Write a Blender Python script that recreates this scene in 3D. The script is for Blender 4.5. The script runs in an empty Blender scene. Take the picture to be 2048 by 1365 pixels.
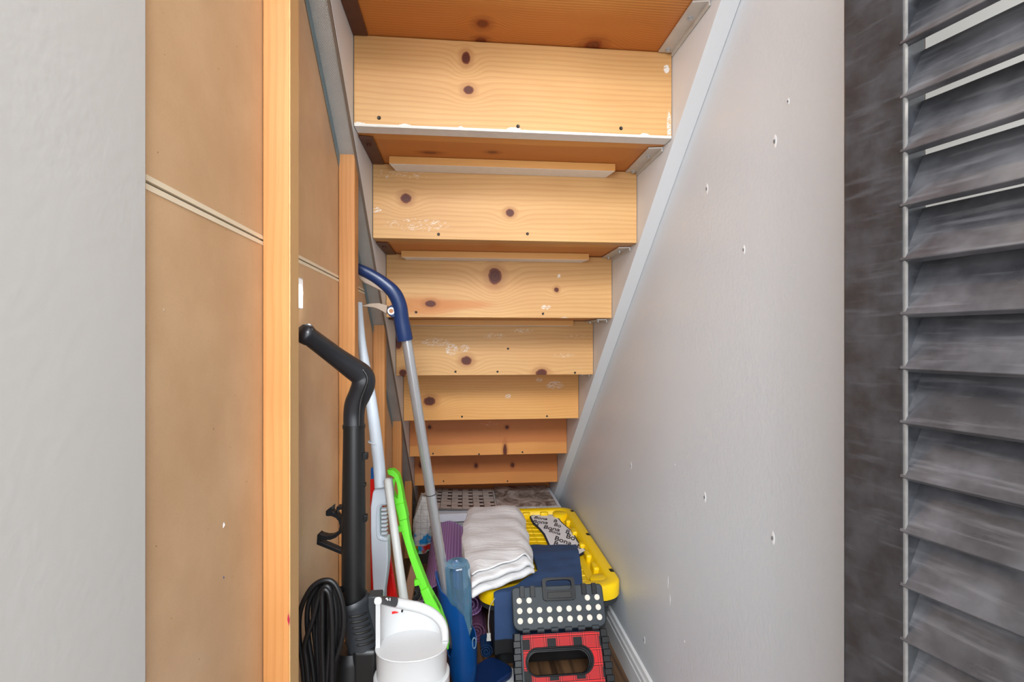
import bpy, bmesh, math, random
from mathutils import Vector as V, Matrix
random.seed(7)
C = bpy.context.scene
COL = C.collection
PI = math.pi

# ------------------------------------------------------------------ camera
TH = math.atan(100 / 1024.0)
CT, ST = math.cos(TH), math.sin(TH)
CAM = V((0, 0, 1.028))
FW, RT, UP = V((ST, CT, 0)), V((CT, -ST, 0)), V((0, 0, 1))
def ray(px, py): return FW + RT * ((px - 1024) / 1024.0) + UP * ((682.5 - py) / 1024.0)
def at(px, py, d): return CAM + ray(px, py) * d            # d = distance along the view axis
def onX(px, py, x):
    r = ray(px, py); return CAM + r * ((x - CAM.x) / r.x)
def onY(px, py, y):
    r = ray(px, py); return CAM + r * ((y - CAM.y) / r.y)
def onZ(px, py, z):
    r = ray(px, py); return CAM + r * ((z - CAM.z) / r.z)
cd = bpy.data.cameras.new('camera'); cam = bpy.data.objects.new('camera', cd); COL.objects.link(cam)
cam.location = CAM; cam.rotation_euler = (PI / 2, 0, -TH)
cd.sensor_width = 36; cd.lens = 18; cd.clip_start = 0.02; cd.clip_end = 60
C.camera = cam

# ------------------------------------------------------------------ node helpers
def lin(v):
    v /= 255.0
    return v / 12.92 if v <= .04045 else ((v + .055) / 1.055) ** 2.4
def rgb(r, g, b): return (lin(r), lin(g), lin(b), 1)
class E:
    def __init__(s, g, k): s.g, s.k = g, k
    def __add__(a, b): return a.g.m('ADD', a, b)
    def __radd__(a, b): return a.g.m('ADD', b, a)
    def __sub__(a, b): return a.g.m('SUBTRACT', a, b)
    def __rsub__(a, b): return a.g.m('SUBTRACT', b, a)
    def __mul__(a, b): return a.g.m('MULTIPLY', a, b)
    def __rmul__(a, b): return a.g.m('MULTIPLY', b, a)
    def __truediv__(a, b): return a.g.m('DIVIDE', a, b)
    def fract(a): return a.g.m('FRACT', a)
    def sin(a): return a.g.m('SINE', a)
    def abs(a): return a.g.m('ABSOLUTE', a)
    def sqrt(a): return a.g.m('SQRT', a)
    def exp(a): return a.g.m('EXPONENT', a)
    def lt(a, b): return a.g.m('LESS_THAN', a, b)
    def gt(a, b): return a.g.m('GREATER_THAN', a, b)
    def min(a, b): return a.g.m('MINIMUM', a, b)
    def max(a, b): return a.g.m('MAXIMUM', a, b)
    def floor(a): return a.g.m('FLOOR', a)
    def sm(a, lo, hi):
        n = a.g.nt.nodes.new('ShaderNodeMapRange'); n.interpolation_type = 'SMOOTHSTEP'
        a.g.put(n.inputs[0], a); n.inputs[1].default_value = lo; n.inputs[2].default_value = hi
        return E(a.g, n.outputs[0])
class G:
    def __init__(s, nt): s.nt = nt; s._o = None
    def put(s, inp, v):
        if isinstance(v, E): s.nt.links.new(v.k, inp)
        else: inp.default_value = v
    def m(s, op, a, b=None):
        n = s.nt.nodes.new('ShaderNodeMath'); n.operation = op
        s.put(n.inputs[0], a)
        if b is not None: s.put(n.inputs[1], b)
        return E(s, n.outputs[0])
    def xyz(s):
        if s._o is None:
            t = s.nt.nodes.new('ShaderNodeTexCoord'); q = s.nt.nodes.new('ShaderNodeSeparateXYZ')
            s.nt.links.new(t.outputs['Object'], q.inputs[0])
            s._o = tuple(E(s, q.outputs[i]) for i in range(3)); s.vecsock = E(s, t.outputs['Object'])
        return s._o
    def vec(s, x, y, z):
        n = s.nt.nodes.new('ShaderNodeCombineXYZ')
        for i, v in enumerate((x, y, z)): s.put(n.inputs[i], v)
        return E(s, n.outputs[0])
    def noise(s, v, scale=1., det=2., rough=.5, dist=0.):
        n = s.nt.nodes.new('ShaderNodeTexNoise'); s.put(n.inputs['Vector'], v)
        n.inputs['Scale'].default_value = scale; n.inputs['Detail'].default_value = det
        n.inputs['Roughness'].default_value = rough; n.inputs['Distortion'].default_value = dist
        return E(s, n.outputs[0])
    def voro(s, v, scale=1., feat='F1', out=0):
        n = s.nt.nodes.new('ShaderNodeTexVoronoi'); n.feature = feat
        s.put(n.inputs['Vector'], v); n.inputs['Scale'].default_value = scale
        return E(s, n.outputs[out])
    def mix(s, f, a, b):
        n = s.nt.nodes.new('ShaderNodeMix'); n.data_type = 'RGBA'
        s.put(n.inputs[0], f); s.put(n.inputs[6], a); s.put(n.inputs[7], b)
        return E(s, n.outputs[2])
    def mat(s, base, rough=.5, metal=0., bump=None, bstr=.2, bdist=.002, **kw):
        p = s.nt.nodes.new('ShaderNodeBsdfPrincipled'); o = s.nt.nodes.new('ShaderNodeOutputMaterial')
        s.nt.links.new(p.outputs[0], o.inputs[0])
        s.put(p.inputs['Base Color'], base); s.put(p.inputs['Roughness'], rough); s.put(p.inputs['Metallic'], metal)
        for k, v in kw.items(): s.put(p.inputs[k.replace('_', ' ')], v)
        if bump is not None:
            b = s.nt.nodes.new('ShaderNodeBump'); s.put(b.inputs['Height'], bump)
            b.inputs['Strength'].default_value = bstr; b.inputs['Distance'].default_value = bdist
            s.nt.links.new(b.outputs[0], p.inputs['Normal'])
        return p
def newmat(name):
    m = bpy.data.materials.new(name); m.use_nodes = True; m.node_tree.nodes.clear()
    return m, G(m.node_tree)
def plain(name, col, rough=.5, metal=0., var=.06, nscale=30, bump=0., bscale=200, **kw):
    m, g = newmat(name); x, y, z = g.xyz(); v = g.vecsock
    n = g.noise(v, nscale, 4)
    dk = tuple(c * (1 - var * 2) for c in col[:3]) + (1,)
    lt = tuple(min(1, c * (1 + var)) for c in col[:3]) + (1,)
    base = g.mix(n, dk, lt)
    g.mat(base, rough, metal, bump=g.noise(v, bscale, 2) if bump else None, bstr=bump, **kw)
    return m

def wood(name, light, dark, lax=0, tax=2, freq=52, knots=(), scuffs=(), seed=0., heart=None, stain=None,
         rough=.5, warp=.05, lines=.5, edge=None, redk=(78, 34, 18), tone=.35):
    m, g = newmat(name); P = g.xyz(); l, t = P[lax], P[tax]
    oth = P[3 - lax - tax]
    n1 = g.noise(g.vec(l * 1.6, t * 6.0, seed), 1, 2)
    n2 = g.noise(g.vec(l * 5.0, t * 22.0, seed + 9.), 1, 2)
    tt = t + oth * .35 + (n1 - .5) * warp + (n2 - .5) * .006
    rs = []
    for (kl, kt, rl, rt) in knots:
        a = (l - kl) / rl; b = (t - kt) / rt
        r = (a * a + b * b).sqrt()
        w = (r * r * -.16).exp()
        tt = tt * (1 - w) + w * (r * (rt * .9) + kt)
        rs.append(r + (g.noise(g.vec(l * 90, t * 90, seed), 1, 2) - .5) * .35)
    f = (tt * (freq * 1.7)).fract()
    line = f.sm(.35, .93) * (1 - f.sm(.93, 1.))
    fib = g.noise(g.vec(l * 10, t * 420, oth * 420), 1, 2)
    mod = g.noise(g.vec(l * 2.2, t * 9, seed + 3.), 1, 3)
    col = g.mix((mod.sm(.3, .75)) * tone, rgb(*light), rgb(*dark))
    col = g.mix(line * lines * (mod * .8 + .3), col, rgb(*dark))
    col = g.mix(fib.sm(.45, .8) * .22, col, rgb(*dark))
    if heart is not None:                       # darker heartwood above a line
        h0, h1, hc, hs = heart
        col = g.mix((t + (n1 - .5) * .03).sm(h0, h1) * hs, col, rgb(*hc))
    if stain is not None:
        for (sl, st_, rl, rt, sc, ss) in stain:
            a = (l - sl) / rl; b = (t - st_ + (n1 - .5) * .03) / rt
            col = g.mix((1 - (a * a + b * b).sqrt().sm(.45, 1.1)) * ss, col, rgb(*sc))
    for r in rs:
        col = g.mix((1 - r.sm(.95, 2.3)) * .45, col, rgb(dark[0] * .8, dark[1] * .7, dark[2] * .6))
        ring = (r * 9.).sin() * .5 + .5
        kc = g.mix(ring * r.sm(.1, .5), rgb(*redk), rgb(redk[0] * 1.4, redk[1] * 1.5, redk[2] * 1.5))
        col = g.mix(1 - r.sm(.86, 1.06), col, kc)
    sp = g.noise(g.vec((l + t * 1.2) * 60, (t - l * .45) * 420, seed), 1, 4, .65)
    for (sl, st_, rl, rt, th) in scuffs:
        a = (l - sl) / rl; b = (t - st_) / rt
        ms = (1 - (a * a + b * b).sm(.5, 1.)) * sp.sm(th, th + .04)
        col = g.mix(ms, col, rgb(226, 222, 214))
    if edge is not None:                        # band of old white paint along the bottom edge
        e0, = edge
        en = g.noise(g.vec(l * 22, 0., seed), 1, 4)
        col = g.mix(1 - (t - (en - .56).max(0.) * .045).sm(e0, e0 + .0012), col, rgb(222, 216, 206))
    g.mat(col, rough, bump=fib, bstr=.06, bdist=.001, Specular_IOR_Level=.3)
    return m

def wallpaint(name, col, amp=.25, scale=90, rough=.55):
    m, g = newmat(name); g.xyz(); v = g.vecsock
    n = g.noise(v, 3, 3); b = g.noise(v, scale, 3) + g.noise(v, scale * .22, 2) * .8
    base = g.mix(n, tuple(c * .96 for c in col[:3]) + (1,), col)
    g.mat(base, rough, bump=b, bstr=amp, bdist=.004)
    return m

# ------------------------------------------------------------------ mesh builder
WLOC = {}
class MB:
    def __init__(s): s.v = []; s.f = []
    def add(s, vs, fs):
        o = len(s.v); s.v += [V(p) for p in vs]; s.f += [tuple(i + o for i in f) for f in fs]
    def box(s, a, b, M=None):
        (x0, y0, z0), (x1, y1, z1) = a, b
        vs = [V(p) for p in ((x0,y0,z0),(x1,y0,z0),(x1,y1,z0),(x0,y1,z0),(x0,y0,z1),(x1,y0,z1),(x1,y1,z1),(x0,y1,z1))]
        if M is not None: vs = [M @ p for p in vs]
        s.add(vs, [(0,3,2,1),(4,5,6,7),(0,1,5,4),(1,2,6,5),(2,3,7,6),(3,0,4,7)])
    def prism(s, pts, ext):
        n = len(pts); ext = V(ext); pts = [V(p) for p in pts]
        s.add(pts + [p + ext for p in pts], [tuple(range(n - 1, -1, -1)), tuple(range(n, 2 * n))] +
              [(i, (i + 1) % n, n + (i + 1) % n, n + i) for i in range(n)])
    def tube(s, pts, rad, n=14, sec=None, closed=False, up=None):
        pts = [V(p) for p in pts]; N = len(pts)
        if not hasattr(rad, '__len__'): rad = [rad] * N
        tang = []
        for i in range(N):
            if closed: t = pts[(i + 1) % N] - pts[i - 1]
            else: t = pts[min(i + 1, N - 1)] - pts[max(i - 1, 0)]
            tang.append(t.normalized())
        u = V(up) if up is not None else (V((0, 0, 1)) if abs(tang[0].z) < .9 else V((0, 1, 0)))
        rings = []
        for i in range(N):
            t = tang[i]; a = (u - t * u.dot(t))
            a = a.normalized() if a.length > 1e-6 else t.orthogonal().normalized()
            u = a; b = t.cross(a)
            for k in range(n):
                th = 2 * PI * k / n
                ca, sb = math.cos(th), math.sin(th)
                if sec: ca, sb = sec(th)
                s_ = rad[i]
                ra, rb = (s_ if hasattr(s_, '__len__') else (s_, s_))
                rings.append(pts[i] + a * ca * ra + b * sb * rb)
        fs = []
        for i in range(N if closed else N - 1):
            j = (i + 1) % N
            for k in range(n):
                k2 = (k + 1) % n
                fs.append((i * n + k, i * n + k2, j * n + k2, j * n + k))
        if not closed:
            fs.append(tuple(range(n - 1, -1, -1))); fs.append(tuple((N - 1) * n + k for k in range(n)))
        s.add(rings, fs)
    def lathe(s, prof, n=40, M=None, cap=True):
        vs = []; fs = []; N = len(prof)
        for (r, z) in prof:
            for k in range(n):
                p = V((r * math.cos(2 * PI * k / n), r * math.sin(2 * PI * k / n), z))
                vs.append(M @ p if M is not None else p)
        for i in range(N - 1):
            for k in range(n):
                k2 = (k + 1) % n
                fs.append((i * n + k, i * n + k2, (i + 1) * n + k2, (i + 1) * n + k))
        if cap:
            fs.append(tuple(range(n - 1, -1, -1))); fs.append(tuple((N - 1) * n + k for k in range(n)))
        s.add(vs, fs)
    def sheet(s, f, nu, nv, th, skip=None):
        P = [[V(f(i / nu, j / nv)) for j in range(nv + 1)] for i in range(nu + 1)]
        vs = []
        for i in range(nu + 1):
            for j in range(nv + 1):
                a = P[min(i + 1, nu)][j] - P[max(i - 1, 0)][j]; b = P[i][min(j + 1, nv)] - P[i][max(j - 1, 0)]
                nn = a.cross(b); nn = nn.normalized() if nn.length > 1e-9 else V((0, 0, 1))
                vs.append(P[i][j] + nn * th / 2); vs.append(P[i][j] - nn * th / 2)
        idx = lambda i, j, k: (i * (nv + 1) + j) * 2 + k
        keep = lambda i, j: 0 <= i < nu and 0 <= j < nv and not (skip and skip((i + .5) / nu, (j + .5) / nv))
        fs = []
        for i in range(nu):
            for j in range(nv):
                if not keep(i, j): continue
                fs.append((idx(i,j,0), idx(i+1,j,0), idx(i+1,j+1,0), idx(i,j+1,0)))
                fs.append((idx(i,j,1), idx(i,j+1,1), idx(i+1,j+1,1), idx(i+1,j,1)))
                for (a, b, di, dj) in (((i,j),(i+1,j),0,-1), ((i+1,j),(i+1,j+1),1,0), ((i+1,j+1),(i,j+1),0,1), ((i,j+1),(i,j),-1,0)):
                    if not keep(i + di, j + dj):
                        fs.append((idx(*a,0), idx(*a,1), idx(*b,1), idx(*b,0)))
        s.add(vs, fs)
    def plate_hole(s, outer, inner, ext):
        """ring plate between two closed loops with the same number of points"""
        n = len(outer); e = V(ext)
        vs = [V(p) for p in outer] + [V(p) for p in inner]; vs += [p + e for p in vs]
        fs = []
        for i in range(n):
            j = (i + 1) % n
            fs += [(i, j, n + j, n + i)[::-1], (2*n+i, 2*n+j, 3*n+j, 3*n+i), (i, j, 2*n+j, 2*n+i), (n+i, n+j, 3*n+j, 3*n+i)[::-1]]
        s.add(vs, fs)
    def build(s, name, mat, parent=None, origin=None, local=False, smooth=35, bevel=0, bseg=2, label=None, sub=0):
        base = V((0, 0, 0))
        if parent is not None and not local: base = WLOC[parent.name]
        og = V(origin) if origin is not None else base
        if local: og = V(origin) if origin is not None else V((0, 0, 0))
        me = bpy.data.meshes.new(name)
        me.from_pydata([tuple(p - og) for p in s.v], [], s.f)
        bm = bmesh.new(); bm.from_mesh(me)
        bmesh.ops.remove_doubles(bm, verts=bm.verts, dist=1e-6)
        loose = [v for v in bm.verts if not v.link_faces]
        if loose: bmesh.ops.delete(bm, geom=loose, context='VERTS')
        bmesh.ops.recalc_face_normals(bm, faces=bm.faces); bm.to_mesh(me); bm.free()
        if smooth:
            for p in me.polygons: p.use_smooth = True
            me.set_sharp_from_angle(angle=math.radians(smooth))
        for mm in (mat if isinstance(mat, (list, tuple)) else [mat]): me.materials.append(mm)
        o = bpy.data.objects.new(name, me); COL.objects.link(o)
        if parent is not None:
            o.parent = parent; o.location = og - base if not local else og
        else: o.location = og
        WLOC[o.name] = og
        if bevel:
            b = o.modifiers.new('bevel', 'BEVEL'); b.width = bevel; b.segments = bseg; b.limit_method = 'ANGLE'
            b.angle_limit = math.radians(40)
        if sub:
            b = o.modifiers.new('sub', 'SUBSURF'); b.levels = sub; b.render_levels = sub
        if label: o['label'] = label
        return o
def thing(name, label, cat, loc, group=None, rot=None):
    o = bpy.data.objects.new(name, None); COL.objects.link(o); o.location = loc
    if rot is not None: o.rotation_euler = rot
    o.empty_display_size = .05
    o['label'] = label; o['category'] = cat
    if group: o['group'] = group
    WLOC[o.name] = V(loc); return o
def tag(o, label, cat, group=None, kind=None):
    o['label'] = label; o['category'] = cat
    if group: o['group'] = group
    if kind: o['kind'] = kind
    return o
def struct(o, label=None):
    o['kind'] = 'structure'
    if label: o['label'] = label
    return o
def spline(pts, n=6):
    """Catmull-Rom through tuples of any length"""
    out = []; N = len(pts)
    for i in range(N - 1):
        p0, p1, p2, p3 = pts[max(i-1,0)], pts[i], pts[i+1], pts[min(i+2,N-1)]
        for k in range(n):
            t = k / n
            out.append(tuple(.5*((2*b)+(-a+c)*t+(2*a-5*b+4*c-d)*t*t+(-a+3*b-3*c+d)*t**3) for a,b,c,d in zip(p0,p1,p2,p3)))
    out.append(tuple(pts[-1])); return out
def text_mesh(txt, size):
    cu = bpy.data.curves.new('t', 'FONT'); cu.body = txt; cu.size = size; cu.extrude = .0003; cu.offset = size * .012
    ob = bpy.data.objects.new('t', cu); COL.objects.link(ob)
    bpy.context.view_layer.update()
    me = ob.evaluated_get(bpy.context.evaluated_depsgraph_get()).to_mesh()
    vs = [v.co.copy() for v in me.vertices]; fs = [tuple(p.vertices) for p in me.polygons]
    bpy.data.objects.remove(ob); return vs, fs

# ------------------------------------------------------------------ dimensions
RISE, RUN = .195, .2346
Y0, Z0 = 1.125, 1.028 + .463                       # back face and underside of the riser at the top of the picture
SXL, SXR = -.232, .477                             # inner faces of the stringers
WR = .515                                          # right wall
PL = -.2716                                        # brown panel
M_SL = RISE / RUN
def slope(y, off=0): return Z0 - M_SL * (y - Y0) + off

# ------------------------------------------------------------------ materials
M_wall = wallpaint('white_wall_paint', rgb(206, 205, 202), .06, 110)
M_wallr = wallpaint('white_closet_paint', rgb(210, 214, 218), .14, 120, .42)
M_string = wallpaint('stringer_paint', rgb(216, 217, 218), .12, 60, .5)
M_base = plain('baseboard_paint', rgb(230, 230, 230), .35, var=.02)
M_stud = [wood('stud_pine_%d' % i, (206, 147, 90), (178, 116, 62), 2, 0, 60, seed=i * 3.1, lines=.55, warp=.02, rough=.45, tone=.5) for i in range(5)]
M_tread = None
M_cleat = wood('cleat_pine', (224, 168, 98), (196, 132, 66), 0, 2, 160, seed=31, lines=.3)
M_white = plain('old_white_paint', rgb(238, 236, 232), .6, var=.05, nscale=60)
M_screw = plain('dark_screw', rgb(52, 44, 38), .4, .6)
M_bolt = plain('zinc_bolt', rgb(196, 198, 198), .35, .7)
M_galv = plain('galvanised_bracket', rgb(206, 204, 200), .4, .35, var=.1)
M_brown = plain('brown_bracket_paint', rgb(92, 52, 36), .5, .1, var=.15, nscale=70)
M_blackp = plain('black_plastic', rgb(19, 19, 20), .4, var=.1, bump=.03, bscale=500)
M_blackg = plain('gloss_black_plastic', rgb(15, 15, 17), .42, Specular_IOR_Level=.25)
M_cord = plain('black_rubber_cord', rgb(16, 16, 18), .42)
M_grip = plain('black_handle_plastic', rgb(27, 28, 32), .34, var=.08, bump=.04, bscale=500)
M_charc = plain('charcoal_plastic', rgb(44, 47, 51), .45, var=.05, bump=.05, bscale=700)
M_vacw = plain('white_vacuum_plastic', rgb(186, 186, 186), .38, var=.02)
M_red = plain('red_plastic', rgb(226, 24, 22), .38, var=.04)
M_pan = plain('pale_grey_plastic', rgb(196, 206, 216), .4, var=.02)
M_greyp = plain('grey_pole_paint', rgb(186, 188, 184), .45, var=.03)
M_green = plain('lime_green_plastic', rgb(100, 214, 36), .36, var=.03)
M_navyp = plain('navy_plastic', rgb(20, 46, 92), .34, var=.05)
M_bluep = plain('blue_plastic', rgb(10, 72, 136), .28, var=.06)
M_beige = plain('beige_plastic', rgb(184, 164, 146), .45)
M_alu = plain('silver_pole', rgb(200, 202, 205), .26, .72, var=.03)
M_yel = plain('yellow_plastic', rgb(246, 204, 8), .36, var=.04, nscale=10)
M_dark = plain('dark_slot', rgb(16, 14, 12), .6)
M_tote = plain('black_tote_plastic', rgb(48, 50, 52), .45)
M_blueroll = plain('blue_foam', rgb(18, 54, 96), .6)
M_whitep = plain('white_plastic', rgb(236, 236, 236), .4, var=.02)
M_foam = plain('white_foam', rgb(206, 206, 212), .8, var=.06, nscale=12, bump=.1, bscale=300)
M_strap = plain('white_strap', rgb(196, 192, 188), .7, var=.08, nscale=200)
M_board = wood('thin_board', (196, 150, 112), (160, 112, 76), 2, 0, 60, seed=40, lines=.2)
M_dot = plain('cream_rubber_dot', rgb(214, 204, 190), .6, var=.08, nscale=300)

# brown hardboard
def _panel():
    m, g = newmat('brown_hardboard'); g.xyz(); v = g.vecsock
    n = g.noise(v, 9, 5, .6); f = g.noise(v, 420, 2); sp = g.noise(v, 170, 1)
    col = g.mix(n.sm(.25, .8), rgb(202, 164, 124), rgb(218, 182, 142))
    col = g.mix(f.sm(.5, .9) * .22, col, rgb(168, 124, 82))
    col = g.mix(sp.sm(.80, .82) * .7, col, rgb(92, 60, 36))
    g.mat(col, .42, bump=f, bstr=.12, bdist=.001); return m
M_panel = _panel()
M_joint = plain('pale_joint_strip', rgb(244, 228, 200), .5, var=.03)

def _floor():
    m, g = newmat('dark_wood_planks'); x, y, z = g.xyz()
    pid = (x / .145).floor(); e = (x / .145).fract()
    l = y + pid * .37
    gr = g.noise(g.vec(x * 60, l * 2.2, pid * 3.3), 1, 4); bl = g.noise(g.vec(x * 7, l * 1.5, pid), 1, 3)
    col = g.mix(gr.sm(.3, .7), rgb(62, 42, 28), rgb(134, 98, 68))
    col = g.mix(bl.sm(.4, .75) * .5, col, rgb(86, 70, 56))
    ends = (l / 1.2).fract()
    gap = e.lt(.02).max(ends.lt(.003))
    col = g.mix(gap * .8, col, rgb(32, 22, 16))
    g.mat(col, .4, bump=gr, bstr=.1); return m
M_floor = _floor()

def _metal_track():
    m, g = newmat('dimpled_galvanised_steel'); x, y, z = g.xyz()
    a = (x * 1500).sin(); b = ((y - z) * 1060).sin()
    dim = (a * b).sm(-.2, .9)
    n = g.noise(g.vecsock, 14, 3)
    col = g.mix(n, rgb(178, 176, 170), rgb(214, 212, 206))
    col = g.mix(dim * .35, col, rgb(140, 138, 134))
    g.mat(col, .36, .35, bump=dim, bstr=.5, bdist=.0015); return m
M_track = _metal_track()
M_flange = plain('blue_grey_galvanised_flange', rgb(156, 172, 178), .4, .6, var=.08)

def _door():
    m, g = newmat('worn_black_gloss_paint'); x, y, z = g.xyz(); v = g.vecsock
    n = g.noise(v, 24, 4, .6); s = g.noise(g.vec(x * 50, y * 50, z * 5), 1, 3); w = g.noise(v, 55, 5, .7)
    wx = g.noise(g.vec(x * 16, y * 16, z * 130), 1, 4)
    col = g.mix(n.sm(.3, .75), rgb(30, 31, 34), rgb(54, 55, 59))
    col = g.mix(wx.sm(.52, .75) * .3, col, rgb(84, 85, 90))
    col = g.mix(w.sm(.75, .8) * .25, col, rgb(130, 96, 76))
    g.mat(col, .24 + n * .18, bump=s * .5 + wx * .5 + w * .3, bstr=.25, bdist=.003, Coat_Weight=.5, Coat_Roughness=.15); return m
M_door = _door()
def _door2():
    m, g = newmat('faded_sheen_black_paint'); x, y, z = g.xyz(); v = g.vecsock
    n = g.noise(v, 18, 4, .6); wx = g.noise(g.vec(x * 14, y * 120, z * 150), 1, 4); w = g.noise(v, 70, 5, .7)
    col = g.mix(n.sm(.3, .75), rgb(48, 48, 51), rgb(82, 81, 84))  # paler than the stile: slat sheen painted in along with the fading
    col = g.mix(wx.sm(.5, .75) * .4, col, rgb(112, 110, 112))
    g.mat(col, .2 + n * .2, bump=wx * .6, bstr=.22, bdist=.003, Coat_Weight=.6, Coat_Roughness=.12); return m
M_louv = _door2()
M_edge = plain('grey_edge_paint', rgb(104, 101, 98), .35, var=.2, nscale=120)

def _plaid():
    m, g = newmat('red_plaid_print'); x, y, z = g.xyz()          # local: x across, z up the stool face
    def bands(c, per, off):
        f = ((c + off) / per).fract()
        dk = (f - .5).abs().lt(.17)
        th = ((f - .5).abs() - .215).abs().lt(.012).max(((f - .5).abs() - .29).abs().lt(.008))
        li = ((f - .5).abs() - .25).abs().lt(.012)
        return dk, th, li
    cd_, ct, cl = bands(x, .073, .0635); rd, rt, rl = bands(z, .073, .0265)
    col = g.mix((cd_ + rd) * .5, rgb(184, 24, 28), rgb(14, 13, 14))
    one = cd_.max(rd) - cd_ * rd
    col = g.mix(one * .62, col, rgb(176, 40, 40))
    col = g.mix(ct * .9, col, rgb(40, 16, 16)); col = g.mix(rt * .95, col, rgb(28, 16, 16))
    col = g.mix(cl * .4, col, rgb(214, 60, 56)); col = g.mix(rl * .9, col, rgb(214, 44, 40))
    n = g.noise(g.vecsock, 140, 4)
    col = g.mix(n.sm(.74, .80) * .5, col, rgb(200, 170, 160))
    g.mat(col, .6, Specular_IOR_Level=.25); return m
M_plaid = _plaid()

def _mat_purple(name, c0, c1):
    m, g = newmat(name); x, y, z = g.xyz()
    return m, g
def _yoga():
    m, g = newmat('ribbed_purple_foam'); x, y, z = g.xyz()
    a = ((x * 1. + z * .35) * 640).sin() * .5 + .5
    col = g.mix(a, rgb(142, 100, 162), rgb(188, 148, 200))
    g.mat(col, .7, bump=a, bstr=.35, bdist=.002); return m
M_yoga = _yoga()
M_yoga2 = plain('purple_red_foam', rgb(116, 72, 104), .7, var=.12, nscale=90)

def _linen():
    m, g = newmat('white_cotton_gauze'); x, y, z = g.xyz()
    cr = g.noise(g.vec(x * 5, y * 46 + g.noise(g.vecsock, 8, 2) * 5., z * 20), 1, 4, .6)
    col = g.mix(cr.sm(.25, .8), rgb(220, 218, 218), rgb(238, 237, 237))
    g.mat(col, .85, bump=cr + g.noise(g.vecsock, 700, 1) * .15, bstr=.8, bdist=.006); return m
M_linen = _linen()
def _navy():
    m, g = newmat('navy_and_black_fabric'); x, y, z = g.xyz()
    n = g.noise(g.vec(x * 8, y * 14, z * 5), 1, 4)
    col = g.mix(n, rgb(26, 48, 84), rgb(50, 78, 118))
    col = g.mix(1 - (z + (n - .5) * .01).sm(-.0225, -.0175), col, rgb(9, 9, 10))
    g.mat(col, .85, bump=n, bstr=.5, bdist=.01); return m
M_navy = _navy()
M_bona = plain('white_microfibre', rgb(226, 223, 225), .85, var=.05, nscale=120, bump=.15, bscale=600)
M_ink = plain('black_ink', rgb(20, 20, 24), .7)
M_trim = plain('navy_trim', rgb(24, 32, 56), .8)

def _tile_mosaic():
    m, g = newmat('mosaic_tile_sheet'); x, y, z = g.xyz()
    a = (x / .052).fract(); b = (y / .052).fract()
    j = a.lt(.05).max(b.lt(.05))
    ia, ib = (x / .052).floor(), (y / .052).floor()
    dk = a.gt(.62) * b.gt(.62) * (g.noise(g.vec(ia * 1.7, ib * 2.3, 0.), 3, 0).gt(.38))
    n = g.noise(g.vecsock, 20, 4)
    col = g.mix(n, rgb(222, 212, 204), rgb(180, 166, 156))
    col = g.mix(j * .85, col, rgb(60, 54, 52)); col = g.mix(dk * .95, col, rgb(28, 26, 28))
    g.mat(col, .3); return m
M_mosaic = _tile_mosaic()
def _marble():
    m, g = newmat('stained_brown_marble_tile'); g.xyz(); v = g.vecsock
    n = g.noise(v, 9, 6, .65, 1.2); q = g.noise(v, 26, 4)
    col = g.mix(n.sm(.35, .65), rgb(110, 92, 82), rgb(206, 194, 186))
    col = g.mix(q.sm(.6, .75) * .5, col, rgb(70, 50, 40))
    g.mat(col, .22); return m
M_marble = _marble()
def _greytile():
    m, g = newmat('grey_gridded_tile_box'); x, y, z = g.xyz()
    j = (x / .05).fract().lt(.05).max((z / .025).fract().lt(.07))
    n = g.noise(g.vecsock, 30, 3)
    col = g.mix(n, rgb(150, 148, 150), rgb(196, 194, 196)); col = g.mix(j * .7, col, rgb(70, 66, 66))
    g.mat(col, .3); return m
M_greytile = _greytile()
def _bag():
    m, g = newmat('printed_plastic_bag'); x, y, z = g.xyz(); v = g.vecsock
    n = g.noise(v, 26, 4)
    grid = (x * 1. + n * .01).__truediv__(.03).fract().lt(.08).max(((z + n * .008) / .028).fract().lt(.09))
    col = g.mix(n, rgb(176, 170, 164), rgb(216, 212, 206)); col = g.mix(grid * .45, col, rgb(96, 88, 84))
    blob = g.noise(v, 17, 2)
    blue = (1 - (z - .062).abs().sm(.018, .03)) * blob.sm(.42, .5)
    col = g.mix(blue, col, rgb(24, 128, 190))
    vo = g.nt.nodes.new('ShaderNodeTexVoronoi'); g.put(vo.inputs['Vector'], v); vo.inputs['Scale'].default_value = 38
    hs = g.nt.nodes.new('ShaderNodeHueSaturation'); hs.inputs['Saturation'].default_value = 1.5; hs.inputs['Value'].default_value = .7
    g.nt.links.new(vo.outputs['Color'], hs.inputs['Color'])
    red = g.mix(blob.sm(.45, .6), E(g, hs.outputs[0]), rgb(206, 40, 30))
    col = g.mix((1 - z.sm(.03, .034)), col, red)
    g.mat(col, .3, bump=n, bstr=.6, bdist=.02); return m
M_bag = _bag()
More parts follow.
